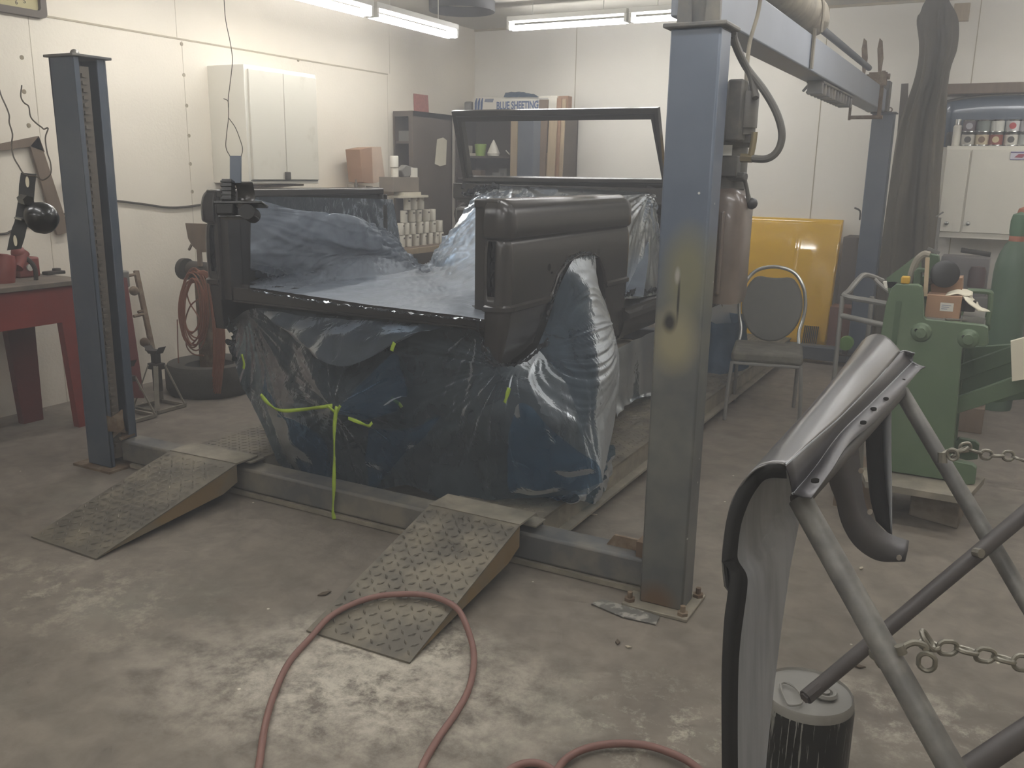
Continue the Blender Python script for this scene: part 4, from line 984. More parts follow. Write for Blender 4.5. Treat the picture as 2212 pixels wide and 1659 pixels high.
for i in range(9):
    pts = []; j = random.uniform(-11, 11)
    for k_ in range(16):
        a_ = 2*PI*k_/16
        pts.append(pY(419+j*.3+(33-i*1.6+j*.3)*math.cos(a_), 672+j*.5+(86-i*3.5)*math.sin(a_)+8*math.sin(2*a_+i), hx-.004*i))
    hm.tube(pts, .0055, 6, 2, closed=True)
for i in range(8):
    hm.tube([pY(*p, hx-.03) for p in ((425+i*2, 588-i*.5), (446+i*2.2, 600), (456+i*3, 660), (462+i*3.4, 740), (458+i*3, 820), (440+i*5, 900 if False else 850))], .0055, 6, 4)
hm.tube([pY(*p, hx) for p in ((398, 600), (408, 650), (430, 690), (415, 720), (400, 700), (412, 660), (440, 640))], .005, 6, 5)
hm.tube([pY(*p, hx) for p in ((402, 730), (404, 750), (418, 765), (440, 768))], .005, 6, 5)
hm.tube([pY(*p, hx) for p in ((383, 690), (384, 740), (386, 790))], .004, 6, 5)
t = build('air_hose', hm, M['orange']); tag(t, 'orange-brown air hose coiled in long loops over the pedestal grinder', 'hose')
# leaning boards, jacks
q0, q1 = pX(268, 600, -4.95), pZ(300, 880)
t = build('leaning_board', MB().prism([pX(262, 598, -5.0), pX(274, 600, -5.0), pX(290, 720, -4.9), pX(312, 860, -4.75), pX(262, 860, -4.75)], (-.04, 0, 0)), M['reddark']); tag(t, 'dim reddish board leaning between the blue post and the jack stands', 'board')
t = build('grey_block', MB().box(-5.1, -5.0, pX(262, 600, -5.0).y-.02, pX(281, 600, -5.0).y, pX(265, 622, -5.0).z, pX(265, 586, -5.0).z), M['grey'], bevel=.01); tag(t, 'small grey block peeping out right of the blue post at bench height', 'block')
t = empty('farm_jack', pZ(333, 860), 'rusty notched farm jack bar leaning on the left wall above a jack stand', 'jack')
a, b = pX(294, 585, -5.25), pX(345, 830, -5.0)
build('jack_bar', MB().bar(a, b, .035, .02, (1, 0, 0)), M['rust'], t)
jr = MB()
for f_, l_ in ((.03, .1), (.35, .02), (.38, .09), (.68, .02)):
    p = a.lerp(b, f_); jr.cyl(p+V((0, -.01, 0)), p+V((0, -.04-l_*.6, -.005)), .011, n=8)
for f_ in (.17, .62): jr.sph(a.lerp(b, f_)+V((.0, -.05, 0)), .033)
build('jack_lugs', jr, M['rust'], t)
def stand(at_px, lab, s=1.0, group='jack stands by the left wall'):
    base = pZ(*at_px); t = empty('jack_stand', base, lab, 'jack stand', group)
    mb = MB(); H = .30*s; w_ = .115*s
    for sx in (-1, 1):
        for sy in (-1, 1): mb.bar(base+V((sx*w_, sy*w_, .01)), base+V((sx*.035*s, sy*.035*s, H)), .03*s, .008)
    build('legs', mb, M['dust'], t)
    rg = MB()
    for sx in (-1, 1): rg.bar(base+V((sx*w_, -w_, .015)), base+V((sx*w_, w_, .015)), .02, .02); rg.bar(base+V((-w_, sx*w_, .015)), base+V((w_, sx*w_, .015)), .02, .02)
    build('base_ring', rg, M['dust'], t)
    build('ratchet_post', MB().box(base.x-.025*s, base.x+.025*s, base.y-.02*s, base.y+.02*s, .12*s, .38*s).box(base.x-.045*s, base.x+.045*s, base.y-.035*s, base.y+.035*s, .27*s, .31*s), M['iron'], t, bevel=.003)
    build('saddle', MB().prism([base+V((-.07*s, -.03, .42*s)), base+V((-.035*s, -.03, .375*s)), base+V((.035*s, -.03, .375*s)), base+V((.07*s, -.03, .425*s)), base+V((.05*s, -.03, .4*s)), base+V((-.05*s, -.03, .395*s))], (0, .06, 0)), M['iron'], t)
    return t
stand((345, 882), 'dusty jack stand with saddle on top in front of the flat tyre', .98)
stand((283, 905), 'dusty jack stand half hidden behind the far-left blue post', .9)

# ================================================================== FAR CORNER: shelves, cabinets, cans
c_a = pX(849, 240, WL+.01); cy_a = c_a.y; zt_ = c_a.z
XS = pY(893, 245, cy_a).x; cy_b = min(pX(977, 256, XS).y, WB-.06)
sc_ = empty('metal_cupboard', ((WL+XS)/2, (cy_a+cy_b)/2, 0), 'tall dark brown shelf cupboard in the far left corner, open shelves facing the camera', 'cupboard')
build('carcass', MB().box(WL+.01, WL+.03, cy_a, cy_b, 0, zt_).box(WL+.03, XS, cy_b-.02, cy_b, 0, zt_).box(WL+.03, XS, cy_a, cy_b, zt_-.05, zt_).box(XS-.02, XS, cy_a, cy_b, 0, zt_).box(XS-.05, XS, cy_a-.012, cy_a, 0, zt_), M['brown'], sc_)
for py in (305, 372, 425):
    z_ = pY(870, py, cy_a).z; build('shelf', MB().box(WL+.03, XS-.02, cy_a+.01, cy_b-.02, z_-.02, z_), M['brown'], sc_)
q = pY(872, 305, cy_a)
t = build('cardboard_box', MB().box(q.x-.1, q.x+.08, cy_a+.06, cy_a+.3, q.z, q.z+.1), M['grey']); tag(t, 'dusty grey box on the upper shelf of the brown cupboard', 'box')
t = build('paper_sheet', MB().prism([pX(x, y, XS+.004) for x, y in ((944, 301), (957, 297), (965, 303), (963, 356), (950, 359), (939, 354))], (.002, 0, 0)), M['cream']); tag(t, 'long cream paper taped to the side of the brown cupboard', 'paper')
M['redpaper'] = mat('red_faded_paper', (170, 108, 96), .8, var=.15, scale=30)
t = build('notice', MB().prism([pX(x, y, WL+.004) for x, y in ((893, 202), (924, 206), (926, 243), (894, 240))], (.003, 0, 0)), M['redpaper']); tag(t, 'faded red notice on the wall above the brown cupboard', 'notice')
# high shelf unit on the left wall with odds and ends
zs = pX(800, 412, -5.08).z
ya, yb = pX(745, 412, -5.08).y, pX(848, 412, -5.08).y
t = build('wall_shelf', MB().box(WL, -5.06, ya, yb, zs-.05, zs), M['wood']); tag(t, 'cluttered wooden shelf on the left wall past the white wall cabinet', 'shelf')
t = empty('cardboard_box', pX(806, 398, -5.2), 'tall cardboard box standing tilted on the cluttered left wall shelf', 'box')
F_ = [pX(x, y, -5.08) for x, y in ((777, 323), (803, 318), (806, 396), (784, 394))]; G_ = [pX(x, y, -5.12) for x, y in ((803, 318), (823, 317), (832, 390), (806, 396))]
bxm = MB().prism(F_, (-.16, 0, 0)); build('box_side', bxm, M['card'], t)
M['cardpale'] = mat('pale_cardboard_print', (186, 164, 144), .8, var=.06, scale=10)  # paler tone for the front face of the box
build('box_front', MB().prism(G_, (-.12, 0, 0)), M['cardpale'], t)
def lathe_px(px, py, X, h, r, m, name, label, cat, group=None, prof=None):
    b_ = pX(px, py, X); o = build(name, MB().lathe(prof or [(0, 0), (r, 0), (r, h*.95), (r*.93, h), (0, h)], b_, n=18), m); tag(o, label, cat, group); return o
for i, (px, py, h_, r_, c_, l_) in enumerate([(769, 398, .1, .017, (92, 84, 72), 'dark slim bottle on the cluttered wall shelf, left of the box'), (757, 402, .055, .03, (150, 140, 124), 'grey tub at the left end of the cluttered wall shelf'), (781, 404, .045, .03, (120, 108, 94), 'small brown tub before the tall cardboard box'), (798, 404, .04, .03, (140, 130, 116), 'low grey tub on the wall shelf below the box'), (826, 403, .075, .02, (196, 190, 176), 'white-capped glue bottle right of the cardboard box'), (838, 404, .05, .025, (150, 138, 120), 'tan pot at the right end of the wall shelf')]):
    b_ = pX(px, py, -5.12); b_.z = zs
    o = build('bottle' if h_ > .06 else 'tub', MB().lathe([(0, 0), (r_, 0), (r_, h_*.65), (r_*.4, h_*.8), (r_*.4, h_), (0, h_)] if h_ > .06 else [(0, 0), (r_, 0), (r_*1.05, h_), (0, h_)], b_, n=14), mat(f'tub{i}', c_, .6)); tag(o, l_, 'bottle' if h_ > .06 else 'tub')
# workbench with the pyramid of white cans
ZW = pX(905, 530, -4.85).z
WBX = -4.74
y_a, y_b = pX(868, 535, WBX).y, pX(962, 520, WBX).y
t = empty('corner_bench', (-5.1, (y_a+y_b)/2, 0), 'wooden bench in the far left corner carrying the pyramid of white cans', 'bench')
build('bench_top', MB().box(-4.965, WBX, y_a-.3, y_b+.15, ZW-.05, ZW), M['woodbrown'], t, bevel=.004)
build('bench_edge', MB().box(WBX, WBX+.02, y_a-.3, y_b+.15, ZW-.055, ZW-.005), M['wood'], t)
for y_ in (y_a-.25, y_b+.05): build('leg', MB().box(WBX-.08, WBX-.01, y_, y_+.07, 0, ZW-.05), M['woodbrown'], t)
M['can'] = mat('white_can_label', (212, 207, 192), .5, var=.05, scale=25)
M['canmark'] = mat('dark_can_print', (96, 86, 76), .6)
canp = None
def can(px, k_, row, label, X=-4.86):
    """one can; row 0 rests on the bench"""
    global canp
    b_ = pX(px, 515, X); b_.z = ZW+row*.112
    if canp is None:
        t = empty('white_can', b_, label, 'can', 'white cans piled on the corner bench')
        build('can_body', MB().lathe([(0, 0), (.033, 0), (.034, .003), (.034, .104), (.032, .108), (0, .106)], b_, n=20), M['can'], t)
        build('label_mark', MB().prism([b_+V((.0345, -.008, .075)), b_+V((.0345, .014, .075)), b_+V((.0345, .014, .09)), b_+V((.0345, -.008, .09))], (.001, 0, 0)), M['canmark'], t)
        canp = t
    else:
        t = copy_tree(canp); t.location = b_; t['label'] = label
    t.rotation_euler.z = random.uniform(-.6, .6)
    return t
names = ['bottom row', 'second row up', 'third row up', 'top row']
ords = ['leftmost', 'second from left', 'third from left', 'fourth from left', 'fifth from left', 'sixth from left', 'rightmost']
for row, xs in enumerate([(867, 882, 898, 914, 928, 941, 951), (865, 877, 891, 907, 920, 935, 949), (873, 890, 904, 921, 934), (880, 894, 909)]):
    for i, px in enumerate(xs):
        o_ = ords[i] if i < len(xs)-1 else 'rightmost'
        can(px, i, row, f'{o_} white can in the {names[row]} of the corner pile')
z_ = ZW+4*.112
t = build('paper_stack', MB().box(-4.95, -4.79, pX(860, 425, -4.85).y, pX(914, 425, -4.85).y, z_, z_+.02).box(-4.93, -4.81, pX(866, 425, -4.85).y, pX(902, 425, -4.85).y, z_+.02, z_+.05), M['cream']); tag(t, 'flat papers between the pile of white cans and the grey carton', 'paper')

# ---- carton riding on top of the can pile, with things on it
XCC = -4.84
zq = ZW+4*.112+.054
ca, cb_ = pX(850, 400, XCC).y, pX(905, 400, XCC).y
t = build('carton', MB().box(-5.0, XCC, ca, cb_, zq, zq+.13), mat('grey_carton', (128, 118, 104), .8), bevel=.002); tag(t, 'grey-brown carton lying on top of the stacked white cans', 'carton')
zq += .13
def on_carton(px, h, r, m, name, label, cat, dz=0, dx=0):
    b_ = pX(px, 385, XCC-.05+dx); b_.z = zq+dz; o = build(name, MB().lathe([(0, 0), (r, 0), (r, h*.95), (r*.93, h), (0, h)], b_, n=18), M[m]); tag(o, label, cat); return o
on_carton(853, .085, .034, 'can', 'paint_tin', 'lower of two white tins stacked at the left end of the grey carton', 'tin')
on_carton(852, .10, .038, 'white', 'paint_tin', 'upper of two white tins stacked at the left end of the grey carton', 'tin', dz=.086)
oy = pX(880, 380, XCC-.05).y
ob = MB().prism([(XCC-.05, oy-.1, zq+.06), (XCC-.05, oy-.02, zq+.11), (XCC-.05, oy+.1, zq+.09), (XCC-.05, oy+.1, zq+.03), (XCC-.05, oy+.02, zq+.001), (XCC-.05, oy-.05, zq+.001)], (-.06, 0, 0)); t = build('spray_gun', ob, M['grey'], bevel=.01); tag(t, 'grey spray gun shape lying on the grey carton', 'spray gun')
oy = pX(900, 380, XCC).y
t = build('paper_box', MB().box(XCC-.06, XCC-.01, oy-.02, oy+.03, zq, zq+.085), M['white']); tag(t, 'small white box standing at the right end of the grey carton', 'box')
# cabinet on the back wall seen through the windshield frame
YC = 8.5
x0_, x1_ = pY(985, 300, YC).x, pY(1106, 300, YC).x
zc = pY(1100, 238, YC).z
x0_ = max(x0_, WL+.02)
x2_ = pY(1212, 300, YC).x
t = empty('open_shelving', ((x0_+x2_)/2, 8.7, 0), 'dark open shelving on the back wall seen through the windshield frame', 'shelving')
build('carcass', MB().box(x0_, x0_+.02, YC, WB-.01, 0, zc).box(x2_-.02, x2_, YC, WB-.01, 0, zc).box(x0_, x2_, YC, WB-.01, zc-.03, zc).box(x0_, x2_, WB-.03, WB-.01, 0, zc).box(x1_-.01, x1_+.01, YC, WB-.02, 0, zc), M['brown'], t)
szs = [pY(1050, y, YC).z for y in (337, 384, 440)]
for z_ in szs: build('shelf', MB().box(x0_, x1_, YC+.01, WB-.02, z_-.02, z_), M['brown'], t)
build('side_door', MB().box(x1_, x1_+.02, YC-.02, YC+.02, .05, zc-.04).box(x1_, pY(1120, 300, YC).x, YC-.03, YC-.012, .05, zc-.04), M['wood'], t)
# things on those shelves
M['lime'] = mat('lime_plastic', (150, 178, 90), .5, var=.08)
b_ = pY(1038, 335, YC+.06); b_.z = szs[0]
t = build('green_bucket', MB().lathe([(0, 0), (.05, 0), (.065, .12), (.06, .125), (0, .11)], b_), M['lime']); tag(t, 'lime green tub on the upper shelf behind the windshield frame', 'tub')
b_ = pY(1066, 335, YC+.04); b_.z = szs[0]
t = build('paper_funnel', MB().lathe([(0, 0), (.06, 0), (.068, .03), (.035, .11), (.004, .17)], b_), M['white']); tag(t, 'white pointed paint strainer cone on the upper shelf', 'strainer')
b_ = pY(1012, 335, YC+.05); b_.z = szs[0]
t = build('tape_box', MB().box(b_.x-.05, b_.x+.09, b_.y, b_.y+.1, b_.z, b_.z+.03).box(b_.x-.05, b_.x-.01, b_.y, b_.y+.1, b_.z+.03, b_.z+.11), M['cream']); tag(t, 'small pale box left of the lime tub on the upper shelf', 'box')
b_ = pY(1072, 383, YC+.03); b_.z = szs[1]
t = build('white_carton', MB().box(b_.x-.05, b_.x+.05, b_.y, b_.y+.08, b_.z, b_.z+.055), M['grey']); tag(t, 'small grey-white carton on the lower shelf behind the windshield frame', 'carton')
b_ = pY(1035, 383, YC+.03); b_.z = szs[1]
t = build('tin_box', MB().box(b_.x-.12, b_.x+.02, b_.y, b_.y+.1, b_.z, b_.z+.08), M['woodbrown']); tag(t, 'brown tin box on the lower shelf behind the windshield frame', 'box')
b_ = pY(1095, 330, YC); t = build('marker_pen', MB().cyl(pY(1093, 325, YC+.05), pY(1101, 334, YC+.05), .007, n=8), M['white']); tag(t, 'white marker pen leaning on the upper shelf', 'pen')
b_ = pY(1088, 355, YC+.1); t = build('grey_jar', MB().box(b_.x-.06, b_.x+.04, b_.y, b_.y+.1, szs[1], szs[1]+.1), M['grey']); tag(t, 'grey box at the right end of the lower shelf', 'box')
# planks leaning at the right of the shelving
YP = 8.3
for i, (xa, xb, yt, m_, l_) in enumerate([(1165, 1184, 215, 'woodbrown', 'tall grey-brown board just right of the far blue post'), (1186, 1203, 260, 'wood', 'pale board in the middle of the leaning boards'), (1176, 1188, 330, 'wood', 'short pale plank among the leaning boards'), (1203, 1213, 212, 'card', 'narrow tan board, tall one right of centre among the leaning boards'), (1214, 1222, 214, 'wood', 'rightmost pale board leaning beside the shelving')]):
    p0_, p1_ = pY(xa, yt, YP+i*.02), pY(xb, yt, YP+i*.02)
    t = build('leaning_board', MB().prism([(p0_.x, YP-.12+i*.02, 0), (p1_.x, YP-.12+i*.02, 0), (p1_.x, YP+i*.02, p1_.z), (p0_.x, YP+i*.02, p0_.z)], (0, .018, 0)), M[m_]); tag(t, l_, 'board', 'boards leaning beside the shelving')
# long printed carton on top
YBX = 8.5
t = empty('sheeting_carton', (-4.8, YBX+.1, zc), 'long white carton with blue BLUE SHEETING lettering lying on the dark shelving', 'carton')
ax_, bx_ = pY(1022, 225, YBX).x, pY(1203, 225, YBX).x; zt2 = pY(1110, 209, YBX).z
build('carton_body', MB().box(ax_, bx_, YBX, YBX+.15, zc+.001, zt2), M['white'], t, bevel=.003)
M['ink'] = mat('blue_print', (64, 92, 140), .6, var=.04); M['inkgrey'] = mat('grey_print', (120, 128, 146), .6, var=.04)
hgt = zt2-zc
for i in range(3):
    xx = ax_+.02+i*.036; build('blue_stripe', MB().prism([(xx, YBX, zc+.004), (xx+.022, YBX, zc+.004), (xx+.032, YBX, zt2-.006), (xx+.02, YBX, zt2-.006), (xx, YBX, zt2-.05)], (0, -.0015, 0)), M['ink'], t)
build('logo_patch', MB().prism([(ax_+.14, YBX, zt2-.045), (ax_+.24, YBX, zt2-.05), (ax_+.255, YBX, zt2-.015), (ax_+.15, YBX, zt2-.015)], (0, -.0015, 0)), M['inkgrey'], t)
text('BLUE SHEETING', hgt*.80, (ax_+.285, YBX-.001, zc+.012), (1, 0, 0), (0, 0, 1), M['ink'], t, 'lettering', bold=.003, sx=.66)
lw = MB()
for i in range(6): lw.box(bx_-.23, bx_-.1-.01*(i % 3), YBX-.0015, YBX, zt2-.03-i*.013, zt2-.025-i*.013)
build('small_print', lw, M['inkgrey'], t)
t = build('sheet_bundle', MB().grid(patch([[pY(x, y, Y_) for x, y, Y_ in r_] for r_ in ([(1088, 210, 8.48), (1120, 209, 8.48), (1165, 210, 8.48)], [(1092, 200, 8.55), (1125, 199, 8.55), (1155, 204, 8.55)], [(1095, 204, 8.65), (1125, 201, 8.65), (1160, 207, 8.65)])], 8, 6, lambda P, u, v: .01*noise.noise(P*20))), M['film_solid'], angle=180)
tag(t, 'folded blue plastic film on top of the long white carton', 'plastic film')
q = pY(1215, 223, 8.52); t = build('cardboard_tube_box', MB().box(q.x-.05, q.x+.06, 8.52, 8.62, zc, zc+.13), M['card'], bevel=.003); tag(t, 'small brown cardboard box right of the long white carton', 'box')
q = pY(1008, 226, 8.5); t = build('dark_bundle', MB().box(q.x-.05, q.x+.04, 8.52, 8.65, zc, zc+.1), M['grey'], bevel=.02); tag(t, 'small grey bundle left of the long white carton', 'bundle')
# dark odds behind the wheelhouse: upright machine and hanging bags
t = build('floor_jack', MB().box(-4.4, -4.2, 6.9, 7.1, 0, .9).cyl((-4.3, 7.0, .9), (-4.3, 7.0, 1.15), .06).tube([(-4.3, 6.9, 1.1), (-4.28, 6.85, 1.2), (-4.2, 6.9, 1.28)], .02, 8, 4), M['iron'], bevel=.02); tag(t, 'dark upright machine in shadow behind the truck bed, beside the cupboard', 'machine')
# dark hose and fan shape at the ceiling corner
M['duct'] = mat('dark_grey_duct', (70, 70, 70), .7, var=.1)
t = build('ceiling_duct', MB().lathe([(.30, 0), (.3, .12), (.2, .25), (.2, .42)], pY(998, 30, 7.4)+V((0, 0, .02)), n=24), M['duct'], solid=.004) ; tag(t, 'dark round duct hanging from the ceiling between the two rows of lights', 'duct')
M['stain'] = mat('reddish_board', (122, 96, 84), .8, var=.1)
for i, (x_, y_, l_) in enumerate([(-3.6, 6.6, 'reddish-brown board fixed to the ceiling in front of the back light row, left one'), (-2.5, 6.3, 'reddish-brown board fixed to the ceiling in front of the back light row, right one')]):
    t = build('ceiling_board', MB().box(x_-.3, x_+.3, y_-.5, y_+.5, ZC-.03, ZC-.001), M['stain']); tag(t, l_, 'board')

# ================================================================== RIGHT SIDE
M['green'] = mat('machine_green', (88, 107, 80), .5, var=.07, scale=3, col2=(98, 112, 88), mix=(.45, .75), bump=.04)
M['greend'] = mat('shaded_machine_green', (66, 84, 60), .6, var=.12, scale=4)  # copy of the machine green with shade put into its colour
M['cylgreen'] = mat('cylinder_green', (78, 102, 78), .5, var=.08, scale=3, col2=(96, 110, 92), mix=(.55, .8))
M['yellow'] = mat('gloss_yellow_panel', (222, 176, 44), .07, var=.02, scale=2, coat=1.0)
M['tubegrey'] = mat('dusty_grey_tube', (124, 122, 116), .5, metal=.2, var=.12, scale=12)
M['chrome'] = mat('worn_chrome', (176, 176, 172), .25, metal=.85, var=.1, scale=12)
M['fabric'] = mat('grey_vinyl', (84, 82, 76), .65, var=.06, scale=20, bump=.1)
M['fabricdust'] = mat('dust_covered_seat', (116, 112, 100), .8, var=.15, scale=14, col2=(88, 84, 76), mix=(.4, .6))
M['drape'] = mat('olive_canvas', (86, 79, 66), .85, var=.12, scale=3, bump=.1)
M['bluehood'] = mat('blue_grey_bonnet', (84, 96, 110), .2, var=.03, coat=.6)
M['stone'] = mat('chalky_block', (140, 130, 116), .9, var=.15, scale=12, bump=.5, col2=(112, 102, 88))

# yellow bonnet leaning on the back wall
t = empty('vehicle_bonnet', (-1.85, 8.7, 0), 'glossy yellow car panel with a louvre leaning on the back wall behind the chair', 'car panel')
XA, XBp = pY(1562, 470, 8.74).x, -1.31
def ypt(x, f, off=0):   # f 0 bottom .. 1 top
    cr = -.006*math.exp(-((x+1.70)/.02)**2)*(0 if f > .9 else 1)
    bow = -.008*math.cos((x+1.85)*2.2)
    return V((x+(.02*f), 8.62+.17*f+bow+off+cr*.5, .01+1.155*f))
rows = [[ypt(XA+(XBp-XA)*i/60, j/24) for i in range(61)] for j in range(25)]
mb = MB().grid(rows); mb.open = True
build('panel_skin', mb, M['yellow'], t, angle=60, solid=.012, soff=1)
gr = MB(); ga, gb = pY(1730, 745, 8.6), pY(1766, 708, 8.6)
for i in range(8):
    x = ga.x+.01+(gb.x-ga.x)*i/8
    f0, f1 = (ga.z)/1.155+.012, (gb.z)/1.155
    a, b = ypt(x, f0, -.016), ypt(x, f1, -.016)
    gr.prism([a+V((0, -.02, 0)), a+V((.009, -.02, 0)), b+V((.013, -.02, 0)), b+V((.004, -.02, 0))], (0, .012, 0))
build('louvre_slots', gr, M['black'], t)
def edge(xp, l):
    build('edge_return', MB().prism([ypt(xp, 0), ypt(xp, 1), ypt(xp, 1)+V((0, .04, 0)), ypt(xp, 0)+V((0, .04, 0))], (.004, 0, 0)), M['yellow'], t)
edge(XBp, 0); edge(XA, 0)
# dark low cabinet & orange box beyond
q = pY(1850, 510, 8.75); q2 = pY(1822, 745, 8.75)
t = build('low_cabinet', MB().box(-1.24, -.95, 8.55, WB-.02, 0, q.z+.0), M['brown'], bevel=.005); tag(t, 'dark low cabinet standing between the yellow panel and the far right post', 'cabinet')
q = pY(1845, 685, 8.2)
t = build('toolbox', MB().box(q.x-.2, q.x+.22, 8.15, 8.4, 0, q.z+.08), mat('rust_red_box', (116, 78, 62), .7)); tag(t, 'rust-red tool box low behind the tubular cart, right of the yellow panel', 'toolbox')
q = pY(1828, 741, 7.5)
t = empty('hose_reel', (q.x, 7.5, 0), 'small bright green round reel beside the back crossbeam of the lift', 'reel')
build('reel_drum', MB().cyl((q.x, 7.46, q.z), (q.x, 7.54, q.z), .055, n=24), mat('bright_green', (96, 132, 62), .5), t)
build('reel_stand', MB().box(q.x-.02, q.x+.02, 7.47, 7.53, .15, q.z).box(q.x-.06, q.x+.06, 7.45, 7.55, .15, .16), M['iron'], t)

# chair
ch = empty('banquet_chair', (0, 0, 0), 'metal framed chair with an oval grey back, in front of the yellow panel', 'chair')
W2, SZ = .23, .44
build('seat', MB().box(-.22, .22, -.02, .42, SZ-.05, SZ+.02), M['fabricdust'], ch, bevel=.02)
bk = MB(); n_ = 28; BR_ = 0.50
front, back = [], []
for i in range(n_):
    a_ = 2*PI*i/n_; x_ = .2*math.cos(a_); z_ = .69+.24*math.sin(a_)
    if z_ > .885 and abs(x_) < .13: z_ = .895-(.02)*(1-(x_/.13)**2)
    yy = BR_-.03+(z_-.45)*.16
    front.append(V((x_, yy-.02, z_))); back.append(V((x_, yy+.02, z_)))
bk.add(front+back, [tuple(range(n_))[::-1], tuple(range(n_, 2*n_))]+[(i, (i+1) % n_, n_+(i+1) % n_, n_+i) for i in range(n_)])
build('backrest', bk, M['fabric'], ch, bevel=.012)
def yb_(z): return BR_-.03+(z-.45)*.16
fr_pts = [(-.2, .42, SZ-.03), (-.19, yb_(.5)-.01, .52), (-.21, yb_(.62), .62), (-.215, yb_(.72), .72), (-.19, yb_(.83), .83), (-.12, yb_(.92), .92), (0, yb_(.95), .95), (.12, yb_(.92), .92), (.19, yb_(.83), .83), (.215, yb_(.72), .72), (.21, yb_(.62), .62), (.19, yb_(.5)-.01, .52), (.2, .42, SZ-.03)]
build('back_frame', MB().tube(fr_pts, .012, 8, 6), M['chrome'], ch)
for s_ in (-1, 1):
    build('leg', MB().tube([(s_*.21, -.01, SZ-.05), (s_*.225, -.03, .2), (s_*.23, -.04, .005)], .012, 8, 4), M['tubegrey'], ch)
    build('leg', MB().tube([(s_*.2, .42, SZ-.03), (s_*.2, .44, .2), (s_*.2, .46, .005)], .012, 8, 4), M['tubegrey'], ch)
build('seat_frame', MB().tube([(-.21, -.01, SZ-.06), (.21, -.01, SZ-.06), (.2, .42, SZ-.06), (-.2, .42, SZ-.06)], .01, 8, closed=True), M['tubegrey'], ch)
fl, frt = pZ(1562, 908), pZ(1703, 898)
ang = .20
ch.location = fl+V((math.cos(ang)*.23, math.sin(ang)*.23+.04, 0)); ch.rotation_euler = (0, 0, ang)

# white cabinet, cans, bonnet, valance on the back wall
YW = 8.55
cTL, cBL = pY(2044, 315, YW), pY(2023, 512, YW)
cx0 = (cTL.x+cBL.x)/2; cx1 = cx0+1.25
t = empty('white_cabinet', (cx0+.6, 8.7, cBL.z), 'off-white cabinet with round knobs on the back wall at the right edge of the photo', 'cabinet')
build('carcass', MB().box(cx0, cx1, YW, WB-.01, cBL.z, cTL.z), M['white'], t, bevel=.003)
xs1 = pY(2090, 400, YW).x
for a_, b_, kx, ky in ((cx0+.005, xs1-.012, 2045, 482), (xs1+.004, cx0+.72, 2091, 483), (cx0+.73, cx1-.01, 2230, 483)):
    d_ = build('door', MB().box(a_, b_, YW-.018, YW-.001, cBL.z+.05, cTL.z-.03), M['white'], t, bevel=.003)
    k_ = pY(kx, ky, YW-.018); build('knob', MB().sph((k_.x, YW-.03, k_.z), .018, sc=(1, .9, 1)), M['chrome'], d_)
s0, s1 = pY(2184, 327, YW-.02), pY(2250, 346, YW-.02)
st_ = build('sticker', MB().box(s0.x, s1.x, YW-.022, YW-.0185, s1.z, s0.z), mat('lilac_sticker', (206, 204, 214), .5, var=.03), t)
stb = MB().box(s0.x, s1.x, YW-.023, YW-.022, s0.z-.012, s0.z-.003).box(s0.x, s1.x, YW-.023, YW-.022, s1.z+.002, s1.z+.007)
build('sticker_band', stb, mat('purple_band', (96, 84, 140), .5), t)
build('sticker_mark', MB().prism([pY(x, y, YW-.0225) for x, y in ((2191, 340), (2200, 333), (2216, 333), (2208, 341))], (0, -.001, 0)), mat('red_mark', (160, 60, 84), .5), t)
zc_ = cTL.z
cols_ = [(176, 172, 166), (190, 186, 176), (150, 140, 122), (128, 64, 54), (196, 190, 176), (186, 184, 182), (110, 112, 108), (206, 202, 194)]
def cane(px, lvl, colr, label, r_=.052, h_=.105, band=None):
    b_ = pY(px, 300, YW+.1); b_.z = zc_+lvl*(h_+.004)
    t = empty('paint_can', b_, label, 'can', 'cans standing on the white cabinet')
    build('can_body', MB().lathe([(0, 0), (r_, 0), (r_+.002, .004), (r_, .008), (r_, h_-.01), (r_+.002, h_-.004), (r_-.004, h_), (0, h_-.004)], b_, n=22), M['chrome'], t)
    build('can_label', MB().lathe([(r_+.0012, .012), (r_+.0012, h_-.014)], b_, n=22), mat('canlabel', colr, .5, var=.03), t)
    if band: build('label_patch', MB().cyl(b_+V((0, -r_-.003, h_*.5)), b_+V((0, -r_+.01, h_*.5)), .026, n=14), mat('canpatch', band, .5), t)
cane(2091, 0, (188, 184, 172), 'lower can with a dark round emblem, second from the left on the white cabinet', band=(70, 66, 62))
cane(2091, 1, (96, 84, 88), 'dark labelled can stacked above the emblem can, second from left', band=(170, 168, 172))
cane(2121, 0, (190, 176, 146), 'lower cream and tan can, third from the left on the white cabinet', band=(122, 96, 70))
cane(2121, 1, (120, 128, 122), 'upper dark green and white can, third from the left')
cane(2151, 0, (136, 66, 52), 'lower rust-red labelled can, fourth from the left on the white cabinet', band=(196, 180, 140))
cane(2151, 1, (196, 196, 188), 'upper bare shiny can, fourth from the left', r_=.052)
cane(2184, 0, (206, 202, 190), 'lower white can with a black square emblem near the right edge', band=(84, 80, 74))
cane(2184, 1, (204, 202, 200), 'upper white can with a red mark near the right edge', band=(178, 58, 62))
cane(2215, 0, (180, 182, 178), 'lower pale can cut by the right edge of the photo')
cane(2215, 1, (190, 186, 190), 'upper pale can cut by the right edge of the photo')
b_ = pY(2066, 300, YW+.1); b_.z = zc_
t = empty('spray_can', b_, 'slim white spray can at the left end of the white cabinet', 'spray can')
build('can_body', MB().lathe([(0, 0), (.033, 0), (.033, .16), (.022, .175), (0, .175)], b_, n=18), M['white'], t)
build('cap', MB().lathe([(.024, .17), (.024, .22), (0, .222)], b_, n=18), M['chrome'], t)
b_ = pY(2052, 305, YW+.15); b_.z = zc_
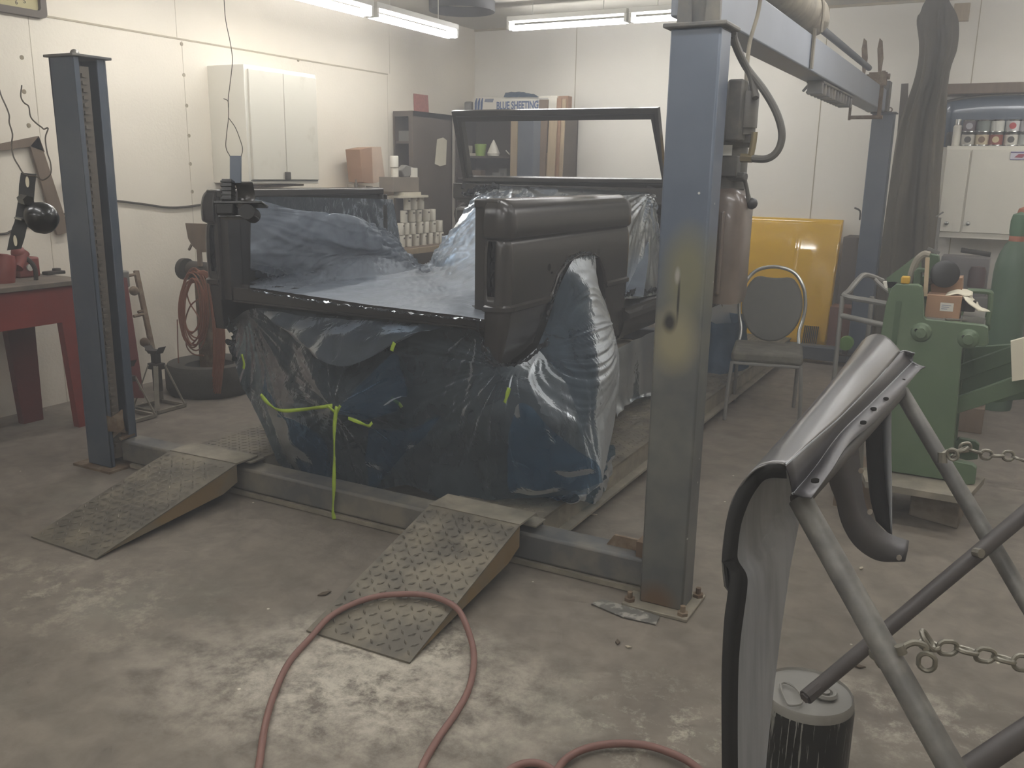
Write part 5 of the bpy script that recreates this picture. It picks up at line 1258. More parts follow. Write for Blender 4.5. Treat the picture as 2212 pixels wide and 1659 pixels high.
t = build('jar', MB().lathe([(0, 0), (.03, 0), (.034, .1), (.02, .12), (0, .12)], b_, n=18), M['iron']); tag(t, 'small dark jar beside the drape at the left end of the white cabinet', 'jar')
# bonnet standing behind cans
hz0, hz1 = zc_+.0, pY(2130, 205, WB-.1).z
rows = []
for j in range(13):
    f = j/12; g = []
    for i in range(25):
        u_ = i/24; x_ = cx0-.06+1.5*u_; top = hz1-.0-.22*(abs(u_-.35)/.65)**2.4
        g.append(V((x_, WB-.10-.05*math.sin(f*PI*.5)+.03*f**8, hz0+(top-hz0)*f)))
    rows.append(g)
mb = MB().grid(rows); mb.open = True
t = empty('car_bonnet', (cx0+.6, WB-.15, hz0), 'blue-grey car bonnet with a modelled curved rim highlight standing behind the row of cans', 'car panel')
build('bonnet_skin', mb, M['bluehood'], t, solid=.01, angle=180)
build('rim_highlight', MB().tube([p+V((0, -.01, .0)) for p in rows[-1]], .012, 8), M['chrome'], t)  # bright tube modelled as the highlight along the curved edge
v0, v1 = pY(2035, 182, WB-.2), pY(2035, 204, WB-.2)
t = build('valance_board', MB().box(v0.x+.01, v0.x+1.7, WB-.22, WB-.001, v1.z, v0.z), M['woodbrown'], bevel=.003); tag(t, 'long brown board across the back wall above the blue-grey bonnet', 'board')
q = pY(2077, 27, WB-.03); t = build('wood_block', MB().box(q.x-.06, q.x+.06, WB-.06, WB-.001, q.z-.07, q.z+.07), M['wood']); tag(t, 'small wooden block fixed high on the back wall right of the hanging canvas', 'block')
# lower bench and grey panel under the cabinet
gz0 = pY(2080, 560, 8.4)
t = build('grey_counter', MB().box(cx0-.1, cx0+1.3, 8.2, WB-.02, 0, pY(2080, 640, 8.2).z), M['grey'], bevel=.005); tag(t, 'grey counter under the white cabinet behind the green machine', 'counter')
bx0, bx1 = pY(2028, 600, 8.3).x, pY(2134, 600, 8.3).x
t = empty('grey_metal_case', ((bx0+bx1)/2, 8.4, 0), 'grey metal case with a bar handle behind the black disc and the green cylinder', 'case')
build('case_body', MB().box(bx0, bx1, 8.3, 8.6, pY(2080, 642, 8.3).z, pY(2080, 556, 8.3).z), mat('mid_grey_case', (126, 122, 120), .5), t, bevel=.006)
build('handle', MB().cyl(pY(2076, 540, 8.25), pY(2140, 550, 8.25), .02), M['iron'], t)
b_ = pY(2107, 620, 8.2)
t = build('storage_jar', MB().lathe([(0, 0), (.065, 0), (.065, .13), (.05, .165), (0, .165)], b_, n=24), mat('dark_red_brown_jar', (74, 52, 48), .4)); tag(t, 'dark red-brown jar between the cardboard box and the green cylinder', 'jar')

# hanging canvas
Yd = 8.25
TP = [(1990, 30, 8.3), (2004, 0, 8.3), (2024, -20, 8.3), (2044, -10, 8.3), (2058, 20, 8.3)]
L0 = [(1981, 45, 8.25), (2000, 45, 8.2), (2022, 45, 8.22), (2045, 48, 8.2), (2070, 52, 8.25)]
L1 = [(1984, 100, 8.2), (2003, 100, 8.15), (2024, 100, 8.2), (2046, 100, 8.15), (2068, 104, 8.2)]
L2 = [(1975, 165, 8.2), (1994, 165, 8.13), (2014, 165, 8.2), (2034, 165, 8.13), (2052, 160, 8.2)]
L3 = [(1941, 270, 8.2), (1966, 270, 8.14), (1990, 270, 8.2), (2017, 270, 8.14), (2044, 270, 8.2)]
L4 = [(1915, 420, 8.15), (1944, 420, 8.05), (1975, 420, 8.15), (2003, 420, 8.05), (2030, 420, 8.15)]
L5 = [(1893, 600, 8.1), (1925, 600, 8.0), (1960, 600, 8.1), (1990, 600, 8.0), (2020, 600, 8.1)]
L6 = [(1880, 740, 8.1), (1915, 740, 8.0), (1950, 740, 8.1), (1980, 740, 8.0), (2012, 740, 8.1)]
rows = patch([PYs(r_) for r_ in (TP, L0, L1, L2, L3, L4, L5, L6)], 26, 10, lambda P, u, v: .018*math.sin(u*36+2*math.sin(v*3))*(.5+.5*math.sin(u*9+1))*min(1, v*2+.1)+.02*noise.noise(V((P.x*9, 0, P.z*1.2))))
mb = MB().grid(rows); mb.open = True
t = build('hanging_canvas', mb, M['drape'], solid=.004, angle=180); tag(t, 'long olive-brown canvas hanging in folds right of the far blue post', 'canvas')
t = build('dark_board', MB().prism([pY(x, y, 8.4) for x, y in ((1947, 181), (1962, 180), (1955, 400), (1905, 760), (1885, 760), (1920, 500))], (0, .02, 0)), M['brown']); tag(t, 'narrow dark board showing at the left edge of the hanging canvas', 'board')
q0, q1 = pY(2027, 462, 7.6), pY(2015, 545, 7.6)
t = build('pipe_stand', MB().cyl(pY(2030, 470, 7.6), V((pY(1990, 790, 7.6).x, 7.6, .003)), .012).bar(pY(2022, 468, 7.6), pY(2038, 458, 7.6), .012, .012).bar(pY(2004, 536, 7.5), pY(2030, 547, 7.5), .03, .02), M['tubegrey']); tag(t, 'thin grey rod with a bent tip standing before the hanging canvas', 'rod')
t = build('wall_lever', MB().tube([pY(1846, 449, 7.7), pY(1858, 456, 7.72), pY(1857, 475, 7.74)], .007, 8, 3), M['iron']); tag(t, 'small dark lever sticking out left of the far right blue post', 'lever')

# gas cylinders
def gas(px, py, R, top_px, capc, label, yoff=0):
    b_ = pZ(px, py); b_.z = 0; b_ = b_*(1+(R+yoff)/b_.length); H = pY(px, top_px, b_.y).z
    t = empty('gas_cylinder', b_, label, 'gas cylinder')
    build('cylinder_body', MB().lathe([(0, 0), (R*.96, 0), (R, .02), (R, H-.42), (R*.96, H-.36), (R*.82, H-.29), (R*.6, H-.23), (R*.42, H-.2), (0, H-.2)], b_, n=32), M['cylgreen'], t)
    build('neck_ring', MB().cyl(b_+V((0, 0, H-.21)), b_+V((0, 0, H-.17)), R*.45), mat('orange_ring', (160, 96, 70), .6), t)
    build('valve_cap', MB().lathe([(R*.44, 0), (R*.48, .03), (R*.48, .1), (R*.4, .14), (0, .16)], b_+V((0, 0, H-.17)), n=24), mat('capcol', capc, .55, var=.1), t)
gas(2143, 888, .115, 452, (74, 108, 78), 'tall green gas cylinder with a green cap behind the green machine')
gas(2153, 868, .10, 440, (170, 104, 76), 'gas cylinder with an orange cap behind the green-capped one', .1)

# green machine
Ym = pZ(1925, 1019, .2).y
gm = empty('metalworking_machine', (-.15, Ym, .12), 'heavy green steel machine frame with two round bosses on a slab, right of the chair', 'machine')
PL = [(1880, 1012), (1893, 850), (1903, 720), (1914, 655), (1926, 622), (1935, 614), (1982, 615), (1991, 620), (1994, 635), (1996, 685), (2001, 690), (2124, 703), (2134, 708), (2135, 742), (2130, 748), (2090, 746), (2079, 754), (2076, 775), (2058, 1000), (2062, 996), (2100, 1004), (2110, 1013), (2106, 1046), (2080, 1048), (2037, 1036)]
def plate(Yp, th, nm, m, pts=PL):
    return build(nm, MB().prism([pY(x, y, Yp) for x, y in pts], (0, th, 0)), M[m], gm, bevel=.006)
plate(Ym, .05, 'front_plate', 'green')
dyb = V((0, .42, 0))
mb = MB().prism([pY(x, y, Ym)+dyb for x, y in PL], (0, .04, 0)); build('rear_plate', mb, M['greend'], gm, bevel=.006)
for (x, y) in ((1990, 718), (2092, 732)):
    c_ = pY(x, y, Ym); b1 = build('boss', MB().lathe([(.045, 0), (.038, .01), (.026, .014), (.022, .018), (.022, .028), (0, .03)], c_, (0, -1, 0), 28), M['green'], gm)
    build('boss_hole', MB().cyl(c_+V((-.02, -.012, .01)), c_+V((-.02, -.018, .01)), .008, n=12), M['black'], b1)
build('inner_rib', MB().box(pY(1918, 800, Ym).x, pY(1930, 800, Ym).x, Ym-.004, Ym, .5, pY(1930, 650, Ym).z), M['greend'], gm)
zb_ = pY(2060, 705, Ym).z
build('bed_table', MB().box(pY(1998, 700, Ym).x, pY(2128, 700, Ym).x, Ym+.02, Ym+.5, zb_-.05, zb_-.005), M['silver'], gm)
build('gusset_web', MB().prism([pY(x, y, Ym+.3) for x, y in ((1915, 601), (1980, 552), (1990, 552), (1990, 640), (1920, 640))], (0, .02, 0)), M['green'], gm)
build('curved_arm', MB().tube([pY(x, y, Ym+.15) for x, y in ((1965, 612), (1972, 585), (1982, 562), (1996, 550), (2008, 552))], .018, 10, 5), M['dust'], gm)
build('top_bracket', MB().prism([pY(x, y, Ym+.1) for x, y in ((1972, 612), (1974, 588), (1980, 580), (2000, 581), (2001, 588), (1990, 590), (1990, 640), (1972, 640))], (0, .06, 0)), M['greend'], gm, bevel=.004)
build('upright_bar', MB().prism([pY(x, y, Ym+.2) for x, y in ((2006, 548), (2028, 552), (2030, 570), (2018, 600), (2016, 640), (2004, 640))], (0, .05, 0)), M['greend'], gm, bevel=.004)
build('wood_stick', MB().prism([pY(x, y, Ym+.06) for x, y in ((1999, 557), (2008, 557), (2003, 640), (1994, 640))], (0, .02, 0)), M['wood'], gm)
build('end_bracket', MB().tube([pY(x, y, Ym+.35) for x, y in ((2090, 628), (2136, 631), (2140, 640), (2138, 670), (2132, 700))], .012, 8, 4), M['green'], gm)
slz = .2
S4 = [pZ(1860, 1008, slz), pZ(1870, 1038, slz), pZ(2088, 1074, slz), pZ(2128, 1030, slz), pZ(2060, 1000, slz)]
t = build('slab', MB().prism([p-V((0, 0, .035)) for p in S4], (0, 0, .03)), M['dust']); tag(t, 'thick dusty steel slab under the green machine', 'slab')
BKp = [pZ(1962, 1114), pZ(2068, 1144), pZ(2098, 1080), pZ(1995, 1060)]
mb = MB().prism([V((p.x, p.y, 0)) for p in BKp], (0, 0, slz-.036))
t = build('stone_block', mb, M['stone'], bevel=.008); tag(t, 'rough pale block propping the slab under the green machine', 'block')
mb = MB().box(-.55, -.32, Ym-.05, Ym+.3, 0, slz-.036); t = build('timber_block', mb, M['woodbrown']); tag(t, 'dark timber under the left end of the slab of the green machine', 'block')
# things on the machine
Yt = Ym+.08
a_, b_ = pY(1996, 690, Yt), pY(2072, 690, Yt)
t = empty('cardboard_box', ((a_.x+b_.x)/2, Yt, zb_), 'brown cardboard box with a white label sitting on the green machine', 'box')
zt3 = pY(2030, 638, Yt).z
build('box_body', MB().box(a_.x, b_.x, Yt, Yt+.2, zb_, zt3), M['card'], t, bevel=.002)
build('label', MB().box(pY(2031, 660, Yt).x, pY(2060, 660, Yt).x, Yt-.0015, Yt, pY(2040, 672, Yt).z, pY(2040, 654, Yt).z), M['label'], t)
ll = MB()
for i in range(3): z_ = pY(2040, 659+i*4, Yt).z; ll.box(pY(2034, 660, Yt).x, pY(2055-i*4, 660, Yt).x, Yt-.0022, Yt-.0014, z_-.002, z_+.001)
build('label_print', ll, M['inkgrey'], t)
t = build('cardboard_flap', MB().prism([pY(x, y, Yt+.1) for x, y in ((2010, 615), (2030, 603), (2079, 601), (2078, 634), (2072, 640), (2012, 638))], (0, .14, 0)), M['card']); tag(t, 'torn tan cardboard piece on top of the labelled cardboard box', 'cardboard')
rows = patch([[pY(x, y, Y_) for x, y, Y_ in r_] for r_ in ([(2042, 638, Yt+.0), (2075, 636, Yt+.05), (2100, 640, Yt+.08)], [(2050, 630, Yt+.1), (2080, 626, Yt+.12), (2100, 634, Yt+.16)], [(2076, 640, Yt+.1), (2094, 632, Yt+.14), (2104, 645, Yt+.2)], [(2085, 650, Yt+.0), (2104, 655, Yt+.05), (2116, 660, Yt+.1)], [(2112, 672, Yt), (2125, 675, Yt+.03), (2137, 677, Yt+.05)])], 6, 6, lambda P, u, v: .012*noise.noise(P*18))
mb = MB().grid(rows); mb.open = True; t = build('rag', mb, M['cream'], solid=.003, angle=180); tag(t, 'cream rag draped from the cardboard box to the right edge of the machine', 'rag')
c_ = pY(2041, 592, Yt+.05)
t = empty('sanding_disc', c_, 'round black disc pad standing upright on the cardboard pile', 'disc')
build('disc', MB().lathe([(0, -.01), (.05, -.012), (.062, -.002), (.062, .008), (.05, .014), (0, .012)], c_, (.25, -1, .15), 32), M['black'], t)
build('tool_arm', MB().tube([c_+V((-.02, .02, -.02)), c_+V((-.07, .03, -.05)), c_+V((-.08, .04, -.12))], .016, 8, 4), M['iron'], t)
t = build('yellow_clamp', MB().box(pY(1947, 600, Ym+.02).x, pY(1966, 600, Ym+.02).x, Ym+.01, Ym+.05, pY(1955, 613, Ym+.02).z, pY(1955, 597, Ym+.02).z), mat('yellow_plastic', (190, 150, 40), .5), bevel=.006); tag(t, 'small yellow clamp on the top left corner of the green machine', 'clamp')
t = build('metal_offcuts', MB().bar(pY(2040, 695, Yt-.05)+V((0, 0, .012)), pY(2120, 690, Yt+.1), .03, .006).box(pY(2078, 690, Yt).x, pY(2126, 690, Yt).x, Yt+.02, Yt+.3, zb_, zb_+.035), M['silver']); tag(t, 'bright flat metal offcuts on the table of the green machine', 'metal offcuts')
t = build('foil_scrap', MB().bar(pY(2002, 686, Yt-.05), pY(2042, 690, Yt-.05), .02, .008), M['chrome']); tag(t, 'crumpled shiny foil strip in front of the labelled cardboard box', 'foil')
t = build('metal_cup', MB().lathe([(0, 0), (.03, 0), (.032, .05), (0, .05)], pY(2090, 672, Yt+.08), n=18), M['iron']); tag(t, 'dark cup right of the labelled cardboard box under the rag', 'cup')
t = build('paper_sheet', MB().prism([pY(x, y, Ym+.3) for x, y in ((1907, 609), (1938, 609), (1938, 622), (1912, 622))], (0, .05, 0)), M['white']); tag(t, 'white folded paper left of the yellow clamp', 'paper')
# linkage arms and the cart
def arm(pts, Yp, m, label_part):
    build(label_part, MB().prism([pY(x, y, Yp) for x, y in pts], (0, .03, 0)), M[m], gm, bevel=.003)
arm([(2056, 862), (2240, 797), (2240, 838), (2055, 898)], Ym+.12, 'green', 'linkage_arm')
arm([(2064, 792), (2240, 728), (2240, 764), (2062, 826)], Ym+.34, 'greend', 'linkage_arm')
arm([(2072, 752), (2185, 744), (2230, 860), (2150, 870), (2068, 850)], Ym+.6, 'greend', 'rear_housing')
t = build('tan_panel', MB().prism([pY(x, y, Ym+.04) for x, y in ((2183, 738), (2240, 722), (2240, 815), (2186, 824))], (0, .03, 0)), M['cream']); tag(t, 'tan board hanging on the linkage of the green machine at the right edge', 'board')
q = pZ(2120, 938)
t = build('wood_crate', MB().box(q.x-.14, q.x+.0, q.y, q.y+.25, 0, .16), M['woodbrown'], bevel=.004); tag(t, 'small dark crate with scraps on the floor right of the green machine', 'crate')
t = build('scrap_pile', MB().bar((q.x-.13, q.y+.02, .175), (q.x-.01, q.y+.18, .18), .04, .012).bar((q.x-.1, q.y+.2, .175), (q.x, q.y+.05, .19), .03, .01), M['cream']); tag(t, 'pale scraps lying on the small crate right of the green machine', 'scraps')
# floor-standing dark stuff behind cylinder
t = build('dark_box', MB().box(.55, .95, 6.6, 7.1, 0, .5), M['iron'], bevel=.01); tag(t, 'dark box on the floor at the right edge behind the gas cylinders', 'box')
ct = empty('hand_cart', pY(1860, 760, 5.6), 'grey tubular hand cart frame sticking out left of the green machine', 'cart')
ORG[ct.name] = V(ORG[ct.name]); Yc = 5.5
build('handle_loop', MB().tube([pY(x, y, Y_) for x, y, Y_ in ((1935, 660, 5.3), (1880, 650, 5.35), (1826, 640, 5.4), (1834, 628, 5.45), (1852, 606, 5.6), (1864, 595, 5.7), (1880, 596, 5.75), (1907, 607, 5.8))], .016, 8, 4), M['tubegrey'], ct)
build('handle_loop', MB().tube([pY(x, y, 5.7) for x, y in ((1889, 603), (1900, 614), (1918, 628), (1935, 632))], .012, 8, 3), M['tubegrey'], ct)
build('lower_bar', MB().cyl(pY(1818, 682, 5.4), pY(1935, 708, 5.3), .016), M['tubegrey'], ct)
for (x, Y_) in ((1820, 5.4), (1884, 5.5)):
    p_ = pY(x, 640, Y_); build('upright', MB().cyl(p_, (p_.x, p_.y, .0), .013), M['tubegrey'], ct)

# ================================================================== FOREGROUND: fender on its stand
M['fender'] = mat('fresh_satin_grey', (112, 111, 111), .3, metal=.75, var=.04, scale=4, spec=.6)
M['fender2'] = mat('satin_dark_flange', (92, 90, 92), .42, metal=.5, var=.05, scale=5)
M['fenderin'] = mat('grey_overspray_inside', (160, 163, 166), .5, var=.1, scale=5, col2=(132, 135, 138), mix=(.4, .65), aniso=(3, 3, .6))
M['pipe'] = mat('overspray_pipe', (112, 110, 106), .5, var=.16, scale=9, col2=(134, 132, 126), mix=(.45, .65), metal=.1)
M['piped'] = mat('dark_pipe', (72, 67, 64), .55, var=.14, scale=9)
M['galv'] = mat('galvanised_chain', (136, 132, 120), .45, metal=.5, var=.15, scale=30)
M['pailbody'] = mat('black_pail_with_drips', (40, 40, 38), .35, var=.1, scale=4.2, col2=(132, 132, 126), mix=(.58, .61), aniso=(30, 30, 1.2))
M['paillid'] = mat('grey_pail_lid', (136, 134, 128), .5, var=.06, scale=10, metal=.1)
M['rubberhose'] = mat('dusty_pink_hose', (130, 96, 88), .55, var=.1, scale=10)

fd = empty('fender', pD(1750, 1000, 1.9), 'satin black car fender laid over the pipe stand in the right foreground', 'fender')
def ln(pts, m):
    return catmull([pD(*p) for p in pts], m)
# near and far cross sections (inner edge -> crown -> outer side)
near = [(1697, 1004, 1.50), (1680, 1001, 1.503), (1661, 1003, 1.507), (1645, 1008, 1.511), (1631, 1015, 1.515), (1612, 1033, 1.522), (1595, 1058, 1.53), (1581, 1086, 1.535), (1571, 1125, 1.54), (1564, 1170, 1.54), (1561, 1208, 1.54)]
far = [(1945, 760, 2.60), (1932, 744, 2.61), (1916, 729, 2.63), (1902, 723, 2.65), (1892, 722, 2.67), (1878, 726, 2.69), (1868, 733, 2.72), (1860, 742, 2.75), (1856, 765, 2.77), (1854, 800, 2.78), (1853, 850, 2.78)]
PN, PF = [pD(*p) for p in near], [pD(*p) for p in far]
e2c = [(1697, 1004, 1.50), (1762, 947, 1.70), (1817, 899, 1.90), (1872, 843, 2.15), (1908, 804, 2.36), (1945, 760, 2.6)]
E2c = ln(e2c, 60)
def at_s(L_, s): 
    x = s*(len(L_)-1); i = min(int(x), len(L_)-2); return L_[i].lerp(L_[i+1], x-i)
ns = 64; rows = []
for i in range(ns+1):
    s = i/ns; g = []; sh = at_s(E2c, (s*.0+s))-PN[0].lerp(PF[0], s)
    # compare at equal distance along the edge
    tgt = (PF[0]-PN[0]).length*s
    best = min(E2c, key=lambda p: abs((p-PN[0]).dot((PF[0]-PN[0]).normalized())-tgt)); sh = best-PN[0].lerp(PF[0], s)
    for j, (a, b) in enumerate(zip(PN, PF)):
        p = a.lerp(b, s); k_ = j/10
        g.append(p+sh+V((0, 0, .014*math.sin(PI*s)*math.sin(PI*min(1, k_*1.6)))))
    rows.append(catmull(g, 3))
# outer side: straight down from the last section point, with the wheel opening cut out
n0 = len(rows[0])
full = []
drop = [0, .02, .045, .06, .075, .09, .11, .13, .16, .19, .22, .25, .28, .31, .34, .37, .40, .43, .46, .49, .52, .56, .60]
def jg_(d):
    T_ = [(0, 0), (.02, .001), (.045, .004), (.06, .016), (.09, .02), (.16, .018), (.3, .01), (.45, .003), (.6, 0)]
    for (a_, b_), (c_, d_) in zip(T_, T_[1:]):
        if d <= c_: return b_+(d_-b_)*(d-a_)/(c_-a_)
    return 0
out_dir = (PN[-1]-PN[0]); out_dir.z = 0; out_dir.normalize()
LIM = [(0, .60), (.155, .60), (.18, .50), (.2, .42), (.24, .27), (.28, .155), (.33, .09), (.38, .055), (.45, .035), (.65, .03), (.75, .06), (.82, .14), (.87, .28), (1, .32)]
def lim(s):
    for (a_, b_), (c_, d_) in zip(LIM, LIM[1:]):
        if s <= c_: return b_+(d_-b_)*(s-a_)/(c_-a_)
    return .3
DD = pD(1561, 1659, 1.537)-pD(1561, 1208, 1.54); DD = DD/-DD.z
for i, g in enumerate(rows):
    e = g[-1]; L_ = lim(i/ns); full.append(list(g)+[e+DD*min(d, L_)-out_dir*jg_(min(d, L_)) for d in drop[1:]])
def arch(i, k):
    return k >= n0 and (full[i][k]-full[i][k+1]).length < .004 and (full[i+1][k]-full[i+1][k+1]).length < .004
mb = MB().grid(full, skip=arch); mb.open = True
build('fender_skin', mb, M['fender'], fd, solid=.0035, angle=50)
# inside face of the near strip carries pale overspray
ins = [[p-out_dir*.006+V((0, .012, 0)) for p in g[n0-14:]] for g in full[:26]]
mb = MB().grid(ins, skip=lambda i, k: (ins[i][k]-ins[i][k+1]).length < .0008 and (ins[i+1][k]-ins[i+1][k+1]).length < .0008); mb.open = True; build('inner_overspray', mb, M['fenderin'], fd, angle=50)
# black folded flange round the near end
fo = [(1697, 1004), (1661, 1003), (1631, 1015), (1612, 1033), (1590, 1068), (1571, 1125), (1561, 1208), (1562, 1214), (1577, 1237), (1572, 1290), (1566, 1335), (1562, 1400), (1560, 1460), (1560, 1560), (1561, 1700)]
fi = [(1699, 1032), (1660, 1032), (1638, 1050), (1625, 1068), (1612, 1095), (1599, 1135), (1592, 1188), (1594, 1212), (1611, 1240), (1613, 1268), (1605, 1330), (1599, 1375), (1594, 1440), (1592, 1560), (1593, 1700)]
mb = MB().grid([ln([(x, y, 1.528 if x < 1640 else 1.505) for x, y in fo], 4), ln([(x, y, 1.54 if x < 1640 else 1.522) for x, y in fi], 4)]); mb.open = True
build('end_flange', mb, M['primer_d'], fd, solid=.004, angle=40)
# inner lip: drop face and slotted flange
e2 = [(1697, 1004, 1.50), (1762, 947, 1.70), (1817, 899, 1.90), (1872, 843, 2.15), (1908, 804, 2.36), (1945, 760, 2.6), (1976, 763, 2.62)]
e2b = [(1708, 1034, 1.53), (1776, 975, 1.73), (1838, 910, 1.93), (1892, 853, 2.17), (1925, 815, 2.38), (1960, 778, 2.6), (1978, 780, 2.62)]
e1 = [(1713, 1066, 1.52), (1758, 1012, 1.70), (1814, 936, 1.92), (1876, 876, 2.17), (1922, 831, 2.38), (1963, 790, 2.6), (1972, 782, 2.62)]
e0 = [(1753, 1075, 1.47), (1796, 1016, 1.66), (1836, 957, 1.88), (1896, 905, 2.13), (1940, 855, 2.34), (1984, 803, 2.56), (1999, 793, 2.6)]
E2, E1, E0 = ln(e2, 5), ln(e1, 5), ln(e0, 5)
mb = MB().grid([E2, [a.lerp(b, .5)+V((-.004, .02, 0)) for a, b in zip(E2, E1)], E1]); mb.open = True
build('inner_web', mb, M['fender2'], fd, solid=.003, angle=50)
mb = MB().grid([E1, [a.lerp(b, .5)+V((0, 0, -.002)) for a, b in zip(E1, E0)], E0]); mb.open = True
fl_ = build('mounting_flange', mb, M['fender2'], fd, solid=.003, angle=50)
build('flange_edge', MB().tube(E1, .0025, 6).tube(E2, .0022, 6), M['fenderin'], fd)
for x, y, d, w_ in ((1761, 1036, 1.555, 9), (1865, 911, 2.035, 7), (1887, 882, 2.16, 7), (1914, 860, 2.27, 6), (1951, 820, 2.47, 5)):
    pts = [pD(x+w_*math.cos(a_), y+w_*.42*math.sin(a_), d-.006) for a_ in [2*PI*i/14 for i in range(14)]]
    build('slot', MB().prism(pts, (0, .0, -.004)), M['black'], fl_)
# rear return and hanging wheel-arch lip at the far end
fe = [[(1870, 905, 2.42), (1897, 892, 2.44), (1925, 880, 2.46)], [(1872, 980, 2.42), (1900, 970, 2.46), (1925, 960, 2.46)], [(1880, 1070, 2.42), (1902, 1060, 2.46), (1925, 1060, 2.46)], [(1893, 1125, 2.42), (1908, 1140, 2.45), (1924, 1157, 2.46)]]
mb = MB().grid(patch([[pD(*p) for p in r_] for r_ in fe], 5, 5)); mb.open = True
build('end_panel', mb, M['primer_d'], fd, solid=.003)
mb = MB().grid([ln([(1905, 886, 2.44), (1908, 960, 2.44), (1913, 1040, 2.44), (1922, 1100, 2.44)], 5), ln([(1925, 878, 2.42), (1925, 960, 2.42), (1926, 1040, 2.42), (1926, 1157, 2.42)], 5)]); mb.open = True
build('end_panel_edge', mb, M['fenderin'], fd, solid=.003)
lc = [(1790, 1010, 2.05), (1793, 1045, 2.08), (1806, 1080, 2.12), (1818, 1128, 2.17), (1840, 1170, 2.22), (1870, 1198, 2.27), (1905, 1213, 2.31), (1955, 1213, 2.34)]
mc_ = [(1815, 965, 2.10), (1828, 1030, 2.14), (1838, 1075, 2.18), (1850, 1120, 2.23), (1870, 1155, 2.27), (1895, 1175, 2.31), (1925, 1188, 2.34), (1960, 1190, 2.37)]
rc = [(1848, 935, 2.2), (1856, 990, 2.22), (1862, 1050, 2.26), (1870, 1095, 2.3), (1888, 1125, 2.33), (1908, 1145, 2.36), (1932, 1158, 2.38), (1963, 1168, 2.4)]
mb = MB().grid([ln(lc, 4), ln(mc_, 4), ln(rc, 4)]); mb.open = True
wl_ = build('wheel_arch_lip', mb, M['fender2'], fd, solid=.003, angle=180)
M['holepale'] = mat('hole_seen_through', (150, 142, 130), .8)
for x, y, d in ((1860, 1017, 2.21), (1879, 1106, 2.28), (1942, 1205, 2.32)):
    build('bolt_hole', MB().prism([pD(x+6*math.cos(a_), y+6*math.sin(a_), d) for a_ in [2*PI*i/12 for i in range(12)]], (0, .002, 0)), M['holepale'], wl_)
# ---- stand
sd = empty('fender_stand', (.3, 1.9, 0), 'folding stand of overspray-dusted steel pipes under the fender', 'stand')
def extend(p, q, z=.01):
    p, q = V(p), V(q); d = q-p; t_ = (z-p.z)/d.z; return p+d*t_
A0, A1 = pD(1728, 1078, 1.62), pD(2055, 1659, 1.40); A2 = extend(A0, A1)
build('leg', MB().cyl(A0, A2, .0215, n=24), M['pipe'], sd)
C0, C1 = pD(1946, 845, 2.62), pD(2212, 1292, 2.28); C2 = extend(C0, C1)
build('leg', MB().cyl(C0, C2, .0215, n=24), M['pipe'], sd)
B0, B1 = pD(1760, 1490, 2.04), pD(2130, 1180, 2.26); Bd = (B1-B0)
build('leg', MB().cyl(B0, B1+Bd*.5, .0165, .0215, n=24), M['piped'], sd)
D1_ = pD(2230, 1572, 1.55); D0_ = extend(D1_, pD(2070, 1680, 1.5)) ; D0_ = pD(2050, 1692, 1.5)
build('leg', MB().cyl(D0_, D1_+(D1_-D0_)*1.2, .0215, n=24), M['piped'], sd)
build('leg_foot', MB().cyl(B0-Bd.normalized()*.03, B0+Bd.normalized()*.01, .017, n=10).cyl(B0-Bd.normalized()*.035, B0-Bd.normalized()*.02, .013, n=6), M['piped'], sd)
build('top_rail', MB().cyl(A0+V((0, 0, -.0)), C0, .018, n=16), M['piped'], sd)
xb = pD(1905, 1418, 1.53)
build('pivot_bolt', MB().cyl(pD(1890, 1410, 1.56), pD(1912, 1428, 1.5), .012, n=6).sph(pD(1908, 1428, 1.5), .014, 10), M['galv'], sd)
build('pivot_bolt', MB().cyl(pD(2106, 1193, 2.22), pD(2120, 1196, 2.2), .012, n=8), M['galv'], sd)
build('eye_ring', MB().tube([pD(x, y, 1.46) for x, y in ((1944, 1402), (1952, 1398), (1958, 1393), (1975, 1388), (1996, 1394), (2000, 1404))], .0055, 8, 4).cyl(pD(1942, 1394, 1.46), pD(1950, 1412, 1.46), .008), M['galv'], sd)
build('eye_ring', MB().tube([pD(x, y, 2.38) for x, y in ((2034, 985), (2042, 978), (2055, 974), (2062, 976))], .007, 8, 3).cyl(pD(2036, 1000, 2.38), pD(2036, 978, 2.38), .012, n=8), M['galv'], sd)
def link(mb, c, d, up, L_=.038, w_=.014, r_=.0042):
    d, up = V(d).normalized(), V(up); up = (up-d*up.dot(d)).normalized(); pts = []
    for i in range(16):
        a_ = 2*PI*i/16; pts.append(V(c)+d*(math.cos(a_)*w_+math.copysign(L_-w_*1.6, math.cos(a_))*.62)+up*math.sin(a_)*w_)
    mb.tube(pts, r_, 7, closed=True)
def chain(name, pts, L_, w_, r_, m, label, extra=()):
    mb = MB(); P_ = catmull([pD(*p) for p in pts], 40); acc = 0; last = P_[0]; n_i = 0; step = L_*1.24
    tgt = 0
    for a, b in zip(P_, P_[1:]):
        seg = (b-a).length
        while acc+seg >= tgt:
            p = a.lerp(b, (tgt-acc)/seg if seg else 0); d = b-a
            up = V((0, 0, 1)) if n_i % 2 else V((.3, -1, .2))
            up = up+V((random.uniform(-.3, .3), random.uniform(-.3, .3), random.uniform(-.3, .3)))
            link(mb, p, d, up, L_, w_, r_); n_i += 1; tgt += step
        acc += seg
    for (c, d, u_) in extra: link(mb, c, d, u_, L_, w_, r_)
    o = build(name, mb, M[m]); tag(o, label, 'chain'); return o
